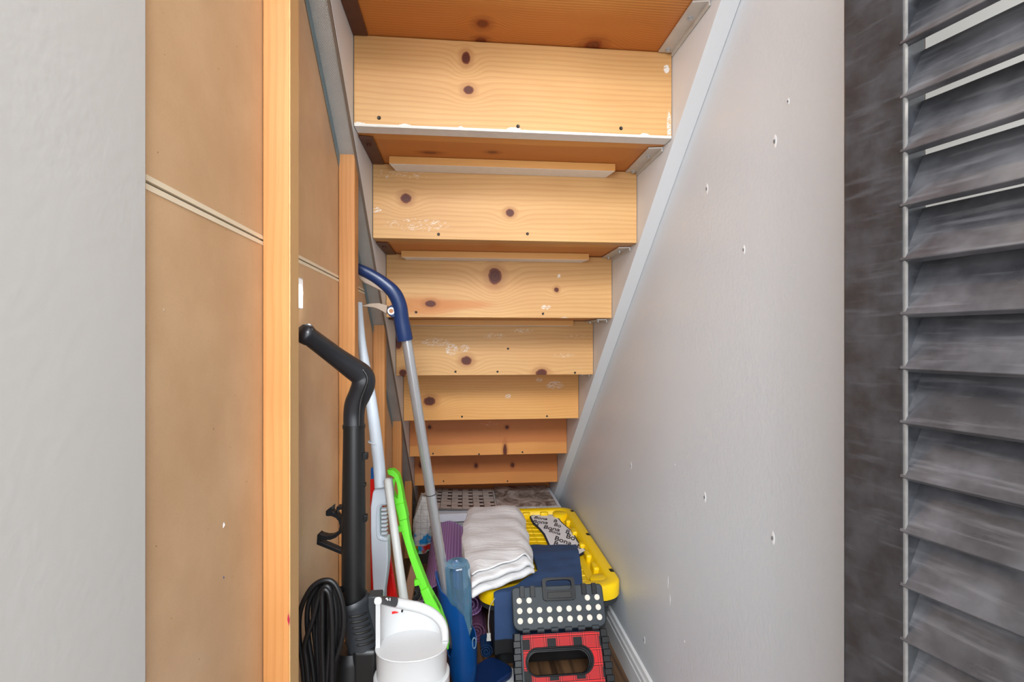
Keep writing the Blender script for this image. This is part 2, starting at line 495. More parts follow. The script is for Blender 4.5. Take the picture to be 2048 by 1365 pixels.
def _clear(name, col, rough=.05):
    m, g = newmat(name)
    p = g.mat(col, rough, Coat_Weight=.6)
    t = g.nt.nodes.new('ShaderNodeBsdfTransparent'); t.inputs[0].default_value = rgb(150, 208, 242)
    fr = g.nt.nodes.new('ShaderNodeLayerWeight'); fr.inputs[0].default_value = .45
    mx = g.nt.nodes.new('ShaderNodeMixShader'); f = (E(g, fr.outputs['Facing']) * .8 + .05).min(.85); g.put(mx.inputs[0], f)
    g.nt.links.new(t.outputs[0], mx.inputs[1]); g.nt.links.new(p.outputs[0], mx.inputs[2])
    gl = g.nt.nodes.new('ShaderNodeBsdfGlossy'); gl.inputs['Roughness'].default_value = .06
    m2 = g.nt.nodes.new('ShaderNodeMixShader'); fz = g.nt.nodes.new('ShaderNodeFresnel'); fz.inputs[0].default_value = 1.6
    g.put(m2.inputs[0], (E(g, fz.outputs[0]) * 1.2 + .04).min(.9))
    g.nt.links.new(mx.outputs[0], m2.inputs[1]); g.nt.links.new(gl.outputs[0], m2.inputs[2])
    o = [n for n in g.nt.nodes if n.type == 'OUTPUT_MATERIAL'][0]; g.nt.links.new(m2.outputs[0], o.inputs[0])
    return m
M_bottle = _clear('clear_blue_plastic', rgb(150, 212, 246), .03)
M_led = newmat('glowing_led')
_p = M_led[1].mat(rgb(255, 255, 255), .4); _p.inputs['Emission Color'].default_value = (.93, .97, 1, 1); _p.inputs['Emission Strength'].default_value = 1.2
M_led = M_led[0]

# ------------------------------------------------------------------ the shell
b = MB(); b.box((-3, -2.5, -.06), (3, 3.15, 0)); struct(b.build('floor', M_floor, smooth=0), 'dark brown wood plank floor')
b = MB(); b.box((WR, .56, 0), (WR + .1, 3.1, 2.6)); wr = struct(b.build('wall_right', M_wallr, smooth=0), 'white painted closet wall under the stair stringer')
b = MB()
prof = [(0, 0), (.013, 0), (.013, .062), (.011, .066), (.011, .080), (.008, .086), (.006, .099), (0, .104)]
b.prism([V((WR - p, .6, z)) for p, z in prof], (0, 2.4, 0)); struct(b.build('baseboard_right', M_base, smooth=0), 'white moulded baseboard along the right wall')
# nail dents and pale scars in the right wall
M_dent = plain('dark_nail_dent', rgb(120, 120, 120), .7, var=.2, nscale=400)
M_fill = plain('pale_filler', rgb(233, 234, 236), .6, var=.03)
for (px, py, r) in ((1550, 283, 5), (1414, 378, 4), (1488, 500, 3.5), (1546, 1077, 5), (1410, 995, 4), (1262, 932, 3), (1577, 203, 2.5), (1289, 1281, 3)):
    p = onX(px, py, WR); d = (p - CAM).dot(FW)
    b = MB(); rr = r * d / 1024
    b.lathe([(rr * .2, .0006), (rr * .8, .0008), (rr * 1.1, .0004), (rr * 1.3, 0)], 12, Matrix.Translation(p) @ Matrix.Rotation(-PI / 2, 4, 'Y') @ Matrix.Diagonal((2.2, 1, 1, 1)))
    o = b.build('patch', M_fill, wr)
    b = MB(); b.lathe([(rr * .5, 0), (rr * .42, .002), (.0002, .0022)], 10, Matrix.Translation(p) @ Matrix.Rotation(-PI / 2, 4, 'Y') @ Matrix.Diagonal((1.9, 1, 1, 1)))
    b.build('nail_hole', M_dent, wr)
for (px, py, h) in ((1336, 1165, 26), (1340, 1200, 24), (1369, 1284, 5), (1335, 1323, 5), (1350, 930, 5)):
    p = onX(px, py, WR); d = (p - CAM).dot(FW); k = d / 1024
    b = MB(); b.tube([p + V((0, 0, h * k / 2)), p + V((0, -.0015, 0)), p - V((0, -.001, h * k / 2))], [.0002, .0006, .0002], 6)
    b.build('scratch', M_fill, wr)

b = MB(); b.box((-2.4, .26, 0), (-.2675, .4665, 2.3)); struct(b.build('wall_left', M_wall, smooth=30, bevel=.004), 'white wall end beside the closet opening')
b = MB(); b.box((.452, .46, 0), (2.4, .56, 2.3)); struct(b.build('wall_front', M_wall, smooth=0), 'white wall behind the louvred door')
b = MB(); b.box((-.36, 3.06, 0), (WR, 3.14, 1.2)); struct(b.build('wall_back', M_wallr, smooth=0))

# brown panel partition, cut along the stair slope
TR = -.020                                             # top of the partition under the stair line
def zt(y): return slope(y, TR)
JZ = 1.1595
yJ = Y0 + (Z0 + TR - JZ) / M_SL
yB = Y0 + (Z0 + TR) / M_SL
b = MB(); x0 = PL - .012
b.prism([V((x0, .468, 0)), V((x0, min(yB, 3.0), 0)), V((x0, min(yB, 3.0), max(zt(min(yB, 3.0)), .001))), V((x0, yJ, JZ)), V((x0, .468, JZ))], (.012, 0, 0))
wp = struct(b.build('wall_partition', M_panel, smooth=0), 'brown hardboard partition between the wooden studs')
b = MB(); b.prism([V((x0, .468, JZ + .012)), V((x0, yJ - .012 / M_SL, JZ + .012)), V((x0, .468, zt(.468)))], (.012, 0, 0))
b.build('upper_sheet', M_panel, wp, smooth=0)
b = MB()
for z0, z1 in ((JZ - .0005, JZ + .0048), (JZ + .0075, JZ + .0125)):
    b.prism([V((PL - .008, .468, z0)), V((PL + .0006, .468, z0)), V((PL + .0006, .468, z1)), V((PL - .008, .468, z1))], (0, yJ - .468 - .012, 0))
b.build('joint_strip', M_joint, wp, smooth=0)
b = MB(); b.box((PL - .009, .468, JZ), (PL - .004, yJ - .014, JZ + .0125)); b.build('joint_groove', M_dark, wp, smooth=0)  # near-black strip standing in for the shadow between the pale strips
for (px, py, mat_, r) in ((447, 1051, M_fill, 5), (447, 1156, M_bluep, 2.5), (315, 305, M_dark, 1.6), (327, 620, M_beige, 3)):
    p = onX(px, py, PL); k = (p - CAM).dot(FW) / 1024 * r
    b = MB(); b.tube([p + V((0, k * .3, k)), p + V((.0006, 0, 0)), p - V((0, k * .3, k))], [k * .1, k * .35, k * .1], 8)
    b.build('paint_fleck', mat_, wp)

# studs
stud_y = [(.729, .767), (1.162, 1.200), (1.60, 1.638), (2.036, 2.074), (2.455, 2.493)]
lab = ['orange pine stud nearest the opening, running up out of sight', 'pine stud just right of the small white light',
       'pine stud with the silver mop pole in front of it', 'short pine stud left of the lowest stair boards', 'shortest pine stud, behind the printed plastic bag']
for i, (ya, yb) in enumerate(stud_y):
    b = MB(); top = slope(ya, -.0186); topb = slope(yb, -.0186)
    b.prism([V((PL + .0008, ya, 0)), V((PL + .0008, yb, 0)), V((PL + .0008, yb, topb)), V((PL + .0008, ya, top))], (-.236 - PL - .0008, 0, 0))
    o = b.build('wall_stud', M_stud[i], origin=(-.253, ya, 0), bevel=.0015, smooth=0)
    tag(o, lab[i], 'wall stud', 'wooden studs along the brown partition')
    if i == 0:
        M_pale = wood('pale_pine_edge', (220, 178, 124), (200, 150, 96), 2, 1, 120, seed=55, lines=.35)
        b = MB(); b.box((-.2362, ya + .001, 0), (-.2350, yb - .0005, topb)); b.build('pale_edge', M_pale, o, smooth=0)
        p = onX(577, 1240, -.2347)
        b = MB(); b.tube([p + V((0, -.001, .008)), p, p + V((0, .001, -.008))], [.0003, .0016, .0003], 8); b.build('red_mark', plain('crimson_mark', rgb(190, 30, 70)), o)

# sloping metal track
tk = thing('metal_track', 'sloping dimpled metal track capping the wooden studs on the left', 'metal track', (-.27, .9, slope(.9)))
def sl_prism(xa, xb, oa, ob, ya=.35, yb=2.95):
    bb = MB(); bb.prism([V((xa, ya, slope(ya, oa))), V((xa, yb, slope(yb, oa))), V((xa, yb, slope(yb, ob))), V((xa, ya, slope(ya, ob)))], (xb - xa, 0, 0)); return bb
sl_prism(-.2706, -.2365, -.0178, -.0148).build('web', M_track, tk, smooth=0)
bb = sl_prism(-.2706, -.2694, -.046, -.0148)
for o_ in (-.024, -.031, -.038):
    q = sl_prism(-.2696, -.2684, o_ - .0015, o_ + .0015); bb.add(q.v, q.f)
bb.build('flange', M_flange, tk, smooth=0)
sl_prism(-.2365, -.2325, -.026, -.0148).build('edge_strip', plain('brown_grey_edge', rgb(120, 104, 90), .6), tk, smooth=0)
p = onX(752, 745, -.2466)

# ------------------------------------------------------------------ staircase
st = thing('staircase', 'pine staircase seen from underneath with white stringers', 'stairs', (.12, 3.0, 0))
for (xa, xb) in ((SXL - .034, SXL), (SXR, WR - .001)):
    bb = MB(); ya, yb = .25, 3.03
    bb.prism([V((xa, ya, slope(ya, -.014))), V((xa, 2.9, max(slope(2.9, -.014), .001))), V((xa, yb, .001)), V((xa, yb, slope(yb, .30))), V((xa, ya, slope(ya, .30)))], (xb - xa, 0, 0))
    bb.build('stringer', M_string, st, smooth=0)
def LP(px, py, k):                                    # pixel -> local (x, z) on riser k
    p = onY(px, py, Y0 + k * RUN); return p.x - .122, p.z - (Z0 - k * RISE)
def kn(k, lst):
    out = []
    for (px, py, rx, ry) in lst:
        l, t = LP(px, py, k); s_ = (Y0 + k * RUN) / 1024
        out.append((l, t, rx * s_, ry * s_))
    return out
KN = {0: [(932, 116, 9, 13), (937, 180, 11, 9)], 1: [(812, 397, 11, 10), (1020, 426, 9, 8)],
      2: [(990, 553, 14, 17), (861, 608, 11, 7), (1113, 580, 5, 5)],
      3: [(933, 722, 11, 9), (1083, 747, 12, 9), (797, 686, 7, 13), (806, 746, 8, 7)], 4: [(859, 803, 12, 9)],
      5: [(859, 855, 4, 4), (1014, 855, 4, 4), (1010, 903, 4, 15)], 6: [(952, 932, 4, 5), (1025, 931, 4, 5), (846, 930, 9, 9)]}
SC = {0: [(1333, 138, 7, 10, .42), (1338, 252, 5, 34, .47), (1028, 259, 16, 5, .4)], 1: [(800, 350, 60, 12, .60), (835, 450, 70, 14, .58), (750, 420, 14, 6, .5), (1190, 440, 30, 5, .66)],
      2: [(1092, 615, 12, 5, .5), (1130, 637, 9, 3, .48), (1118, 553, 4, 5, .5)],
      3: [(870, 685, 32, 9, .55), (903, 699, 14, 13, .52), (930, 697, 10, 9, .53), (985, 672, 28, 6, .57), (1046, 662, 22, 5, .54),
          (1150, 672, 34, 7, .6), (1128, 711, 24, 5, .58)],
      4: [(1110, 771, 20, 9, .52), (1016, 793, 7, 5, .5), (1078, 760, 8, 4, .5)], 5: [(980, 848, 20, 4, .6)]}
SCREW = {0: [(758, 236), (1036, 253), (1242, 257)], 1: [(877, 469), (1055, 468)], 2: [(832, 625), (1086, 628)],
         3: [(911, 744), (995, 744), (1150, 746), (1016, 698)], 4: [(924, 834), (1094, 833)],
         5: [(866, 908), (958, 909), (1045, 905)], 6: [(887, 963), (1015, 963)]}
for k in range(-2, 9):
    y = Y0 + k * RUN; zb = Z0 - k * RISE; zt_ = zb + RISE
    lt, dk = ((211, 166, 110), (184, 128, 72))
    kw = dict(seed=k * 2.7 + 1)
    if k == 2:
        sx, sz = LP(850, 612, 2); kw['stain'] = [(sx, sz, .13, .035, (196, 124, 66), .75), (sx + .1, sz + .005, .13, .018, (196, 124, 66), .7)]
    if k == 4: lt, dk = ((222, 166, 98), (198, 134, 68))
    if k == 5: lt, dk = ((216, 152, 84), (178, 108, 54)); kw['heart'] = (.045, .055, (178, 104, 56), .75); kw['warp'] = .02
    if k >= 6: lt, dk = ((208, 142, 78), (172, 102, 50)); kw['heart'] = (.055, .062, (166, 94, 48), .7); kw['warp'] = .02
    if k == 0: kw['edge'] = (.0035,)
    sc = []
    for (px, py, rx, ry, th) in SC.get(k, []):
        l, t = LP(px, py, k); s_ = y / 1024; sc.append((l, t, rx * s_, ry * s_, th))
    m = wood('riser_pine_%d' % (k + 2), lt, dk, 0, 2, [50, 46, 40, 44, 52, 90, 80][k % 7], kn(k, KN.get(k, [])), sc, **kw)
    b = MB(); b.box((SXL + .0015, y, max(zb, .001)), (SXR - .0015, y + .038, zt_ - .001))
    r = b.build('riser', m, st, origin=(.122, y, zb), bevel=.0012, smooth=0)
    for (px, py) in SCREW.get(k, []):
        p = onY(px, py, y); b = MB()
        b.lathe([(.0042, -.0004), (.0040, .0012), (.0014, .0004), (.0003, .0003)], 12, Matrix.Translation(p) @ Matrix.Rotation(PI / 2, 4, 'X'))
        b.build('screw', M_screw, r)
    if k < 8:
        tw = dict(seed=50 + k * 3.3, warp=.012, rough=.35)
        tkn = []
        if k == -1:
            for (px, py, rx, ry) in ((965, 48, 15, 8), (962, 82, 14, 7), (1186, 92, 22, 12)):
                p = onZ(px, py, zb); s_ = 1.0 / 1024; tkn.append((p.x - .122, p.y - y, rx * s_, ry * s_ * 2))
        if k == 0:
            for (px, py, rx, ry) in ((860, 306, 18, 4), (985, 305, 12, 4)):
                p = onZ(px, py, zb); s_ = 1.2 / 1024; tkn.append((p.x - .122, p.y - y, rx * s_, ry * s_ * 2))
        bnd = (.068, .082) if k == -1 else (.072, .076)
        m = wood('tread_pine_%d' % (k + 2), (226, 158, 84), (158, 84, 28), 0, 1, 75, tkn, redk=(110, 50, 22), lines=.85,
                 heart=(bnd[0], bnd[1] + .05 * (k == -1), (184, 106, 44), .65), **tw)
        b = MB(); b.box((SXL + .0015, y + .0385, zb + .0005), (SXR - .0015, y + RUN + .06, zb + .038))
        t = b.build('tread', m, st, origin=(.122, y, zb), smooth=0)
        if k <= 3:
            # angle irons under the tread: brown on the left, galvanised on the right
            for s_, xs, mt in ((1, SXL, M_brown), (-1, SXR, M_galv)):
                w = .031 if s_ == 1 else .034
                ya_, yb_ = y + .052, y + RUN - .004
                b = MB(); x_ = xs + s_ * .0008
                b.prism([V((x_, ya_, zb - .0045)), V((x_ + s_ * w, ya_ + .006, zb - .0045)), V((x_ + s_ * w, yb_, zb - .0045)), V((x_, yb_, zb - .0045))], (0, 0, .004))
                b.box((min(x_, x_ + s_ * .004), ya_, zb - .003 if s_ == 1 else zb - .012), (max(x_, x_ + s_ * .004), yb_, zb - .001))
                br = b.build('angle_bracket', mt, t, smooth=0, bevel=.001, label='brown painted angle bracket' if s_ == 1 else 'bare metal angle bracket')
                for fy in ((.3, .93) if s_ == -1 else (.25,)):
                    c_ = V((x_ + s_ * w * .5, ya_ + (yb_ - ya_) * fy, zb - .0045))
                    b = MB(); b.lathe([(.0062, 0), (.0062, -.0012)], 16, Matrix.Translation(c_)); b.lathe([(.0044, -.001), (.0044, -.005), (.003, -.0056)], 6, Matrix.Translation(c_))
                    b.build('bolt', M_bolt if s_ == -1 else M_brown, t, smooth=20)
        if k in (0, 1, 2):
            px0, px1 = {0: (779, 1229), 1: (803, 1177), 2: (800, 1146)}[k]
            yc = y + RUN; xa = onY(px0, 600, yc - .05).x; xb = onY(px1, 600, yc - .05).x
            b = MB(); h, dpt = .019, .052
            za = zb - .0003
            vs = [V((xa + e * .008, 0, 0)) for e in (0, 1)]
            y_a, y_b = yc - dpt - .004, yc - .001
            b.add([(xa, y_a, za), (xb, y_a, za), (xb, y_b, za), (xa, y_b, za),
                   (xa, y_a, za - h * .98), (xb, y_a, za - h * .98), (xb - .01, y_b, za - h), (xa + .01, y_b, za - h)],
                  [(0,3,2,1), (4,5,6,7), (0,1,5,4), (1,2,6,5), (2,3,7,6), (3,0,4,7)])
            c_ = b.build('cleat', M_cleat, st, origin=(.12, yc - .03, za), smooth=0)
            b = MB(); b.add([(xa + .0005, y_a + .0008, za - h * .98 - .0004), (xb - .0005, y_a + .0008, za - h * .98 - .0004), (xb - .0105, y_b, za - h - .0004), (xa + .0105, y_b, za - h - .0004),
                             (xa + .0005, y_a + .0008, za - h * .9), (xb - .0005, y_a + .0008, za - h * .9), (xb - .0105, y_b, za - h * .9), (xa + .0105, y_b, za - h * .9)],
                            [(0,1,2,3), (4,7,6,5), (0,4,5,1), (1,5,6,2), (2,6,7,3), (3,7,4,0)])
            b.build('painted_underside', M_white, c_, smooth=0)
# white painted bottom edge of the uppermost riser
b = MB(); b.box((SXL + .002, Y0 + .0005, Z0 - .0012), (SXR - .002, Y0 + .0375, Z0 - .0002)); b.build('painted_edge', M_white, st, smooth=0)

# ------------------------------------------------------------------ louvred door
DA = math.radians(15)
door = bpy.data.objects.new('door_1', None); COL.objects.link(door)
door.location = (.391, .492, 0); door.rotation_euler = (0, 0, -PI / 2 + DA); WLOC[door.name] = V(door.location)
struct(door, 'black louvred wooden door standing open')
# local: x = along the door towards the camera, y = through the door (front face at y=0 facing the closet opening is -y side)
DW, SW, DT, DZ0, DZ1 = .60, .059, .030, .02, 2.02
b = MB(); b.box((0, 0, DZ0), (SW, DT, DZ1)); b.build('stile', M_door, door, local=True, bevel=.002, smooth=0)
b = MB(); b.box((DW - SW, 0, DZ0), (DW, DT, DZ1)); b.build('stile', M_door, door, local=True, bevel=.002, smooth=0)
for z0, z1, nm in ((DZ0, .16, 'bottom_rail'), (1.92, DZ1, 'top_rail')):
    b = MB(); b.box((SW + .0003, .002, z0), (DW - SW - .0003, DT - .002, z1)); b.build(nm, M_door, door, local=True, bevel=.002, smooth=0)
b = MB(); b.prism([V((SW - .0008, -.0003, DZ0)), V((SW + .0008, -.0002, DZ0)), V((SW + .0016, .0025, DZ0)), V((SW - .0003, .002, DZ0))], (0, 0, DZ1 - DZ0))
b.build('grey_edge', M_edge, door, local=True, smooth=0)  # thin paler grey line down the inner edge of the stile
PIT = .0502
b = MB()
zc = CAM.z - 8 * PIT * 2 + .0
zl = CAM.z + (682.5 - 633) / 1024 * .472                # lower lip of the slat seen at y=633
k0 = -int((zl - .19) / PIT)
for k in range(k0, 40):
    z = zl + k * PIT
    if z < .165 or z + .075 > 1.925: continue
    # slat leans: lower lip towards the closet side (y=0.001), upper lip back
    a0 = V((0, .0015, z)); a1 = V((0, DT + .001, z + .0512 + random.uniform(-.0016, .0012))); nrm = V((0, -(a1 - a0).z, (a1 - a0).y)).normalized() * .0035
    pts = [a0 - nrm * .1 + V((0, .002, .0)), a0 + nrm, a1 + nrm, a1 - nrm, a0 - nrm]
    pts = [V((SW - .004, p.y, p.z)) for p in (a0 + nrm, a1 + nrm, a1 - nrm, a0 - nrm)]
    b.prism(pts, (DW - 2 * SW + .008, 0, 0))
b.build('louvres', M_louv, door, local=True, bevel=.001, smooth=0)

# ------------------------------------------------------------------ small light on the partition
p = onX(590, 586, PL); pl = p.copy()
lg = thing('puck_light', 'small glowing white square light stuck on the brown partition', 'light', p)
b = MB(); b.box((PL, p.y - .03, p.z - .026), (PL + .008, p.y + .018, p.z + .026)); b.build('housing', M_whitep, lg, bevel=.003, bseg=3)
b = MB(); b.lathe([(.014, 0), (.013, .002), (.008, .0035), (.001, .004)], 24, Matrix.Translation(V((PL + .008, p.y - .004, p.z))) @ Matrix.Rotation(PI / 2, 4, 'Y'))
b.build('lens', M_led, lg)

# ------------------------------------------------------------------ upright vacuum
vd = .87
vc = at(708, 1000, vd)
vac = thing('upright_vacuum', 'black and white upright vacuum cleaner with bent black handle', 'vacuum cleaner', (vc.x, vc.y, 0))
path = [(611, 668, .785, 18, 19), (625, 678, .795, 18, 19), (650, 697, .815, 18.5, 18.5), (678, 718, .835, 19.5, 19), (706, 738, .852, 21.5, 20), (724, 752, .862, 23, 21), (727, 768, .864, 23, 21),
        (720, 788, .866, 22, 20), (711, 808, .868, 21, 20), (708, 830, .87, 20.5, 20), (708, 856, .87, 20.5, 20)]
sp_ = spline(path, 5)
def gsec(th):
    c_, s_ = math.cos(th), math.sin(th)
    return (math.copysign(abs(c_) ** .8, c_), math.copysign(abs(s_) ** .8, s_))
b = MB(); b.tube([at(q[0], q[1], q[2]) for q in sp_], [(q[4] / 1024 * q[2], q[3] / 1024 * q[2]) for q in sp_], 24, gsec, up=(0, 1, 0))
hg = b.build('handle', M_grip, vac, smooth=50)
# flared end of the grip
q = at(611, 668, .785); e = (at(597, 656, .775) - at(625, 678, .795)).normalized()
b = MB(); b.tube([q - e * .008, q, q + e * .004, q + e * .010], [(.0155, .0145), (.0165, .016), (.016, .0155), (.010, .010)], 24, gsec, up=(0, 1, 0)); b.build('end_cap', M_grip, hg, smooth=50)
# seam ridge
rid = [(623, 660), (650, 680), (690, 711), (722, 736), (735, 757), (730, 778), (722, 800), (719, 826), (718, 852)]
rp = spline([(x, y) for x, y in rid], 5)
b = MB(); b.tube([at(x, y, min(.846, .776 + .07 * (i / 14) ** .8)) for i, (x, y) in enumerate(rp)], .0022, 8); b.build('seam', M_blackp, hg, smooth=60)
tb0, tb1 = at(708, 852, vd), at(707, 1203, vd)
b = MB(); b.tube([tb0, tb0.lerp(tb1, .5), tb1], [.0176, .0197, .0198], 32); b.tube([tb0 + V((0, 0, .002)), tb0 - V((0, 0, .004))], .0188, 32); b.build('tube', M_blackp, vac, smooth=40)
# hose clip on the left of the tube (profile in the picture plane, real thickness)
def pl_pts(lst, d): return [at(x, y, d) for x, y in lst]
K = lambda x, y: (620 + x * .0952, 1000 + y * .0952)
clip = [K(*q) for q in ((700,150),(560,150),(548,185),(560,260),(500,275),(465,235),(480,130),(330,240),(325,330),(350,350),(450,350),(540,390),(600,460),(620,560),(600,650),(540,720),(450,760),(350,765),(240,740),(185,705),(150,740),(135,940),(160,955),(690,1170),(700,1100),(640,1070),(200,880),(205,835),(300,858),(420,850),(530,810),(640,720),(640,400),(560,300),(570,215),(700,215))]
b = MB(); b.prism(pl_pts(clip, .866), FW * .014); b.build('hose_clip', M_blackg, vac, smooth=30, bevel=.0006, bseg=1)
for (x, y) in ((733, 912), (732, 1036), (729, 970)):
    q = at(x, y, vd); r_ = .0055 if y != 970 else .003
    b = MB(); b.box((q.x - .006, q.y - .006, q.z - r_), (q.x + .0025, q.y + .006, q.z + r_)); b.build('side_lug', M_blackg, vac, bevel=.001)
# collar
cz = at(707, 1208, vd)
b = MB(); Mx = Matrix.Translation(cz) @ Matrix.Rotation(math.radians(-14), 4, 'Y')
b.lathe([(.0205, .004), (.0225, .009), (.0265, .010), (.0285, .006), (.0285, 0), (.0268, -.004), (.0268, -.09), (.0205, -.09), (.0205, .004)], 40, Mx, cap=False)
co = b.build('collar', M_charc, vac, smooth=40)
cax = Mx.to_3x3() @ V((0, 0, 1))
for i in range(6):
    q = at(719, 1218 + i * 11.5, vd)
    cdir = V((q.x - cz.x, 0, 0)); zz = q.z
    b = MB(); ctr = cz + cax * (zz - cz.z)
    arc = [ctr + V((.0265 * math.cos(a), .0265 * math.sin(a), 0)) for a in [math.radians(d_) for d_ in range(-100, -24, 8)]]
    b.tube(arc, [.0006] + [.0022] * (len(arc) - 2) + [.0006], 8); b.build('grip_slot', M_dark, co)
# lower black body
b = MB(); lo = at(703, 1310, vd)
b.lathe([(.024, .012), (.0275, 0), (.029, -.006), (.030, -.20), (.034, -.30), (.04, -.42)], 40, Matrix.Translation(V((lo.x, lo.y, lo.z))))
b.build('lower_body', M_blackp, vac, smooth=40)
q = at(735, 1300, .865)
b = MB(); b.box((q.x - .022, q.y - .02, .16), (q.x + .02, q.y + .022, at(735, 1288, .865).z)); b.build('motor_cover', M_blackp, vac, bevel=.008, bseg=4, smooth=50)
a_ = at(738, 1188, .875); c_ = at(764, 1280, .875)
b = MB(); b.box((a_.x, a_.y - .012, c_.z), (c_.x, a_.y + .014, a_.z)); b.build('latch_block', M_charc, vac, bevel=.002)
b = MB(); b.box((vc.x - .07, vc.y - .15, .003), (vc.x + .15, vc.y + .05, .10)); b.build('floor_head', M_blackp, vac, bevel=.02, bseg=4, smooth=50)
# white canister
cn = V(((at(824, 1290, .83)).x, (at(824, 1290, .83)).y, at(824, 1288, .83).z))
def oval(rx, ry, z, n=64, p=2.2):
    out = []
    for i in range(n):
        t_ = 2 * PI * i / n; c1, s1 = math.cos(t_), math.sin(t_)
        out.append(V((cn.x + rx * math.copysign(abs(c1) ** (2 / p), c1), cn.y + ry * math.copysign(abs(s1) ** (2 / p), s1), cn.z + z)))
    return out
def stack(levels):
    bb = MB(); n = 64; vs = []; fs = []
    for (rx, ry, z) in levels: vs += oval(rx, ry, z, n)
    for i in range(len(levels) - 1):
        for k in range(n):
            k2 = (k + 1) % n; fs.append((i*n+k, i*n+k2, (i+1)*n+k2, (i+1)*n+k))
    fs.append(tuple(range(n - 1, -1, -1))); fs.append(tuple((len(levels) - 1) * n + k for k in range(n)))
    bb.add(vs, fs); return bb
cs = stack([(.057, .046, -.34), (.0605, .0495, -.30), (.0605, .0495, -.052), (.0605, .0495, -.0475), (.0585, .0475, -.0455), (.0555, .0445, -.0455), (.0565, .0455, -.004), (.058, .047, -.001), (.0575, .0465, 0)])
can = cs.build('canister', M_vacw, vac, smooth=30)
# curved hood over the back of the lid, tall at the left, running down at the right
def hood_h(t_):                                     # t: 0 left front .. 1 right front
    return .074 * (1 - t_) ** .8 * (1 - .12 * math.sin(t_ * PI)) + .001
def hood_pt(t_, r, z):
    a = PI * 1.04 - t_ * PI * 1.06
    c1, s1 = math.cos(a), math.sin(a)
    return V((cn.x + r * .0575 * math.copysign(abs(c1) ** .9, c1), cn.y + r * .0465 * math.copysign(abs(s1) ** .9, s1), cn.z + z))
b = MB(); b.sheet(lambda u, v: hood_pt(u, .93, hood_h(u) * v), 48, 6, .007); b.build('hood_wall', M_vacw, can, smooth=40)
b = MB()
b.tube([hood_pt(i / 48, .93, hood_h(i / 48)) for i in range(49)], [(.0055 + .003 * math.sin(PI * i / 48), .0055 + .0055 * math.sin(min(1, i / 14) * PI / 2) - .004 * i / 48) for i in range(49)], 12, gsec, up=(0, 0, 1))
hb = b.build('carry_handle', M_vacw, can, smooth=45)
b = MB()
b.tube([hood_pt(t_, .93, hood_h(t_) + .0006) for t_ in [i / 80 for i in range(2, 27)]], [(.0058 + .003 * math.sin(PI * i / 80), .0058 + .0055 * math.sin(min(1, i / 23) * PI / 2)) for i in range(2, 27)], 12, gsec, up=(0, 0, 1))
lb = b.build('label_panel', plain('charcoal_label', rgb(54, 52, 54), .45), can, smooth=45)
for (x, y, w_, h_) in ((774, 1196.5, 4, 1), (776, 1199, 2.6, 1), (780.5, 1198, 1.2, 4.5)):
    q = at(x, y, .838); k = .83 / 1024
    b = MB(); b.box((q.x - w_ * k / 2, q.y - .004, q.z - h_ * k / 2), (q.x + w_ * k / 2, q.y - .001, q.z + h_ * k / 2)); b.build('print_mark', M_whitep, lb, smooth=0)
# arrow and button on the inside of the hood
tq = [at(x, y, .856) for x, y in ((777, 1223), (777, 1230.5), (796, 1226.5))]
b = MB(); b.prism(tq, FW * .003); b.build('arrow_mark', M_red, can, smooth=0)
b = MB(); b.lathe([(.0017, 0), (.0017, .003)], 16, Matrix.Translation(at(804.5, 1222, .838)) @ Matrix.Rotation(PI / 2, 4, 'X')); b.build('screw_hole', M_dark, can, smooth=0)
# coiled cord on a hook
hk = at(650, 1168, .87)
strands = []
def loop(xs, top, dd, r=.0042):
    """xs: list of (px, py) down one side, over the top and down the other"""
    return [at(x, y, dd) for x, y in spline(xs, 6)]
cords = [
    ([(612,1420),(606,1340),(598,1275),(600,1225),(618,1183),(640,1164),(662,1163),(676,1180),(686,1215),(687,1255),(678,1300),(660,1345),(645,1420)], .846),
    ([(622,1420),(614,1330),(610,1290),(626,1240),(638,1195),(648,1175),(660,1180),(662,1230),(658,1300),(650,1420)], .842),
    ([(634,1420),(626,1340),(616,1270),(615,1220),(624,1190),(640,1170),(655,1172),(664,1200),(668,1260),(664,1340),(660,1420)], .856),
    ([(640,1420),(636,1340),(628,1260),(627,1210),(634,1182),(648,1170),(668,1176),(678,1215),(676,1280),(668,1360),(664,1420)], .864),
    ([(646,1420),(642,1330),(640,1240),(642,1190),(652,1172),(664,1180),(672,1230),(668,1300),(656,1420)], .85),
    ([(652,1420),(650,1330),(648,1240),(650,1195),(660,1176),(676,1182),(684,1215),(681,1270),(672,1340),(668,1420)], .87),
    ([(656,1420),(655,1320),(656,1240),(656,1196),(650,1178),(640,1180),(636,1215),(634,1280),(638,1350),(642,1420)], .86),
    ([(662,1420),(664,1330),(664,1250),(660,1200),(654,1182),(645,1186),(645,1230),(645,1300),(650,1420)], .838),
]
b = MB()
for xs, dd in cords: b.tube(loop(xs, 0, dd - .045), .0040, 10)
b.build('power_cord', M_cord, vac, smooth=60)
b = MB(); q0, q1 = at(688, 1180, .86), at(645, 1174, .812)
b.tube([q0, q0.lerp(q1, .5) - V((0, 0, .002)), q1, q1 + V((-.004, -.004, .008))], .005, 10); b.build('cord_hook', M_blackg, vac, smooth=50)

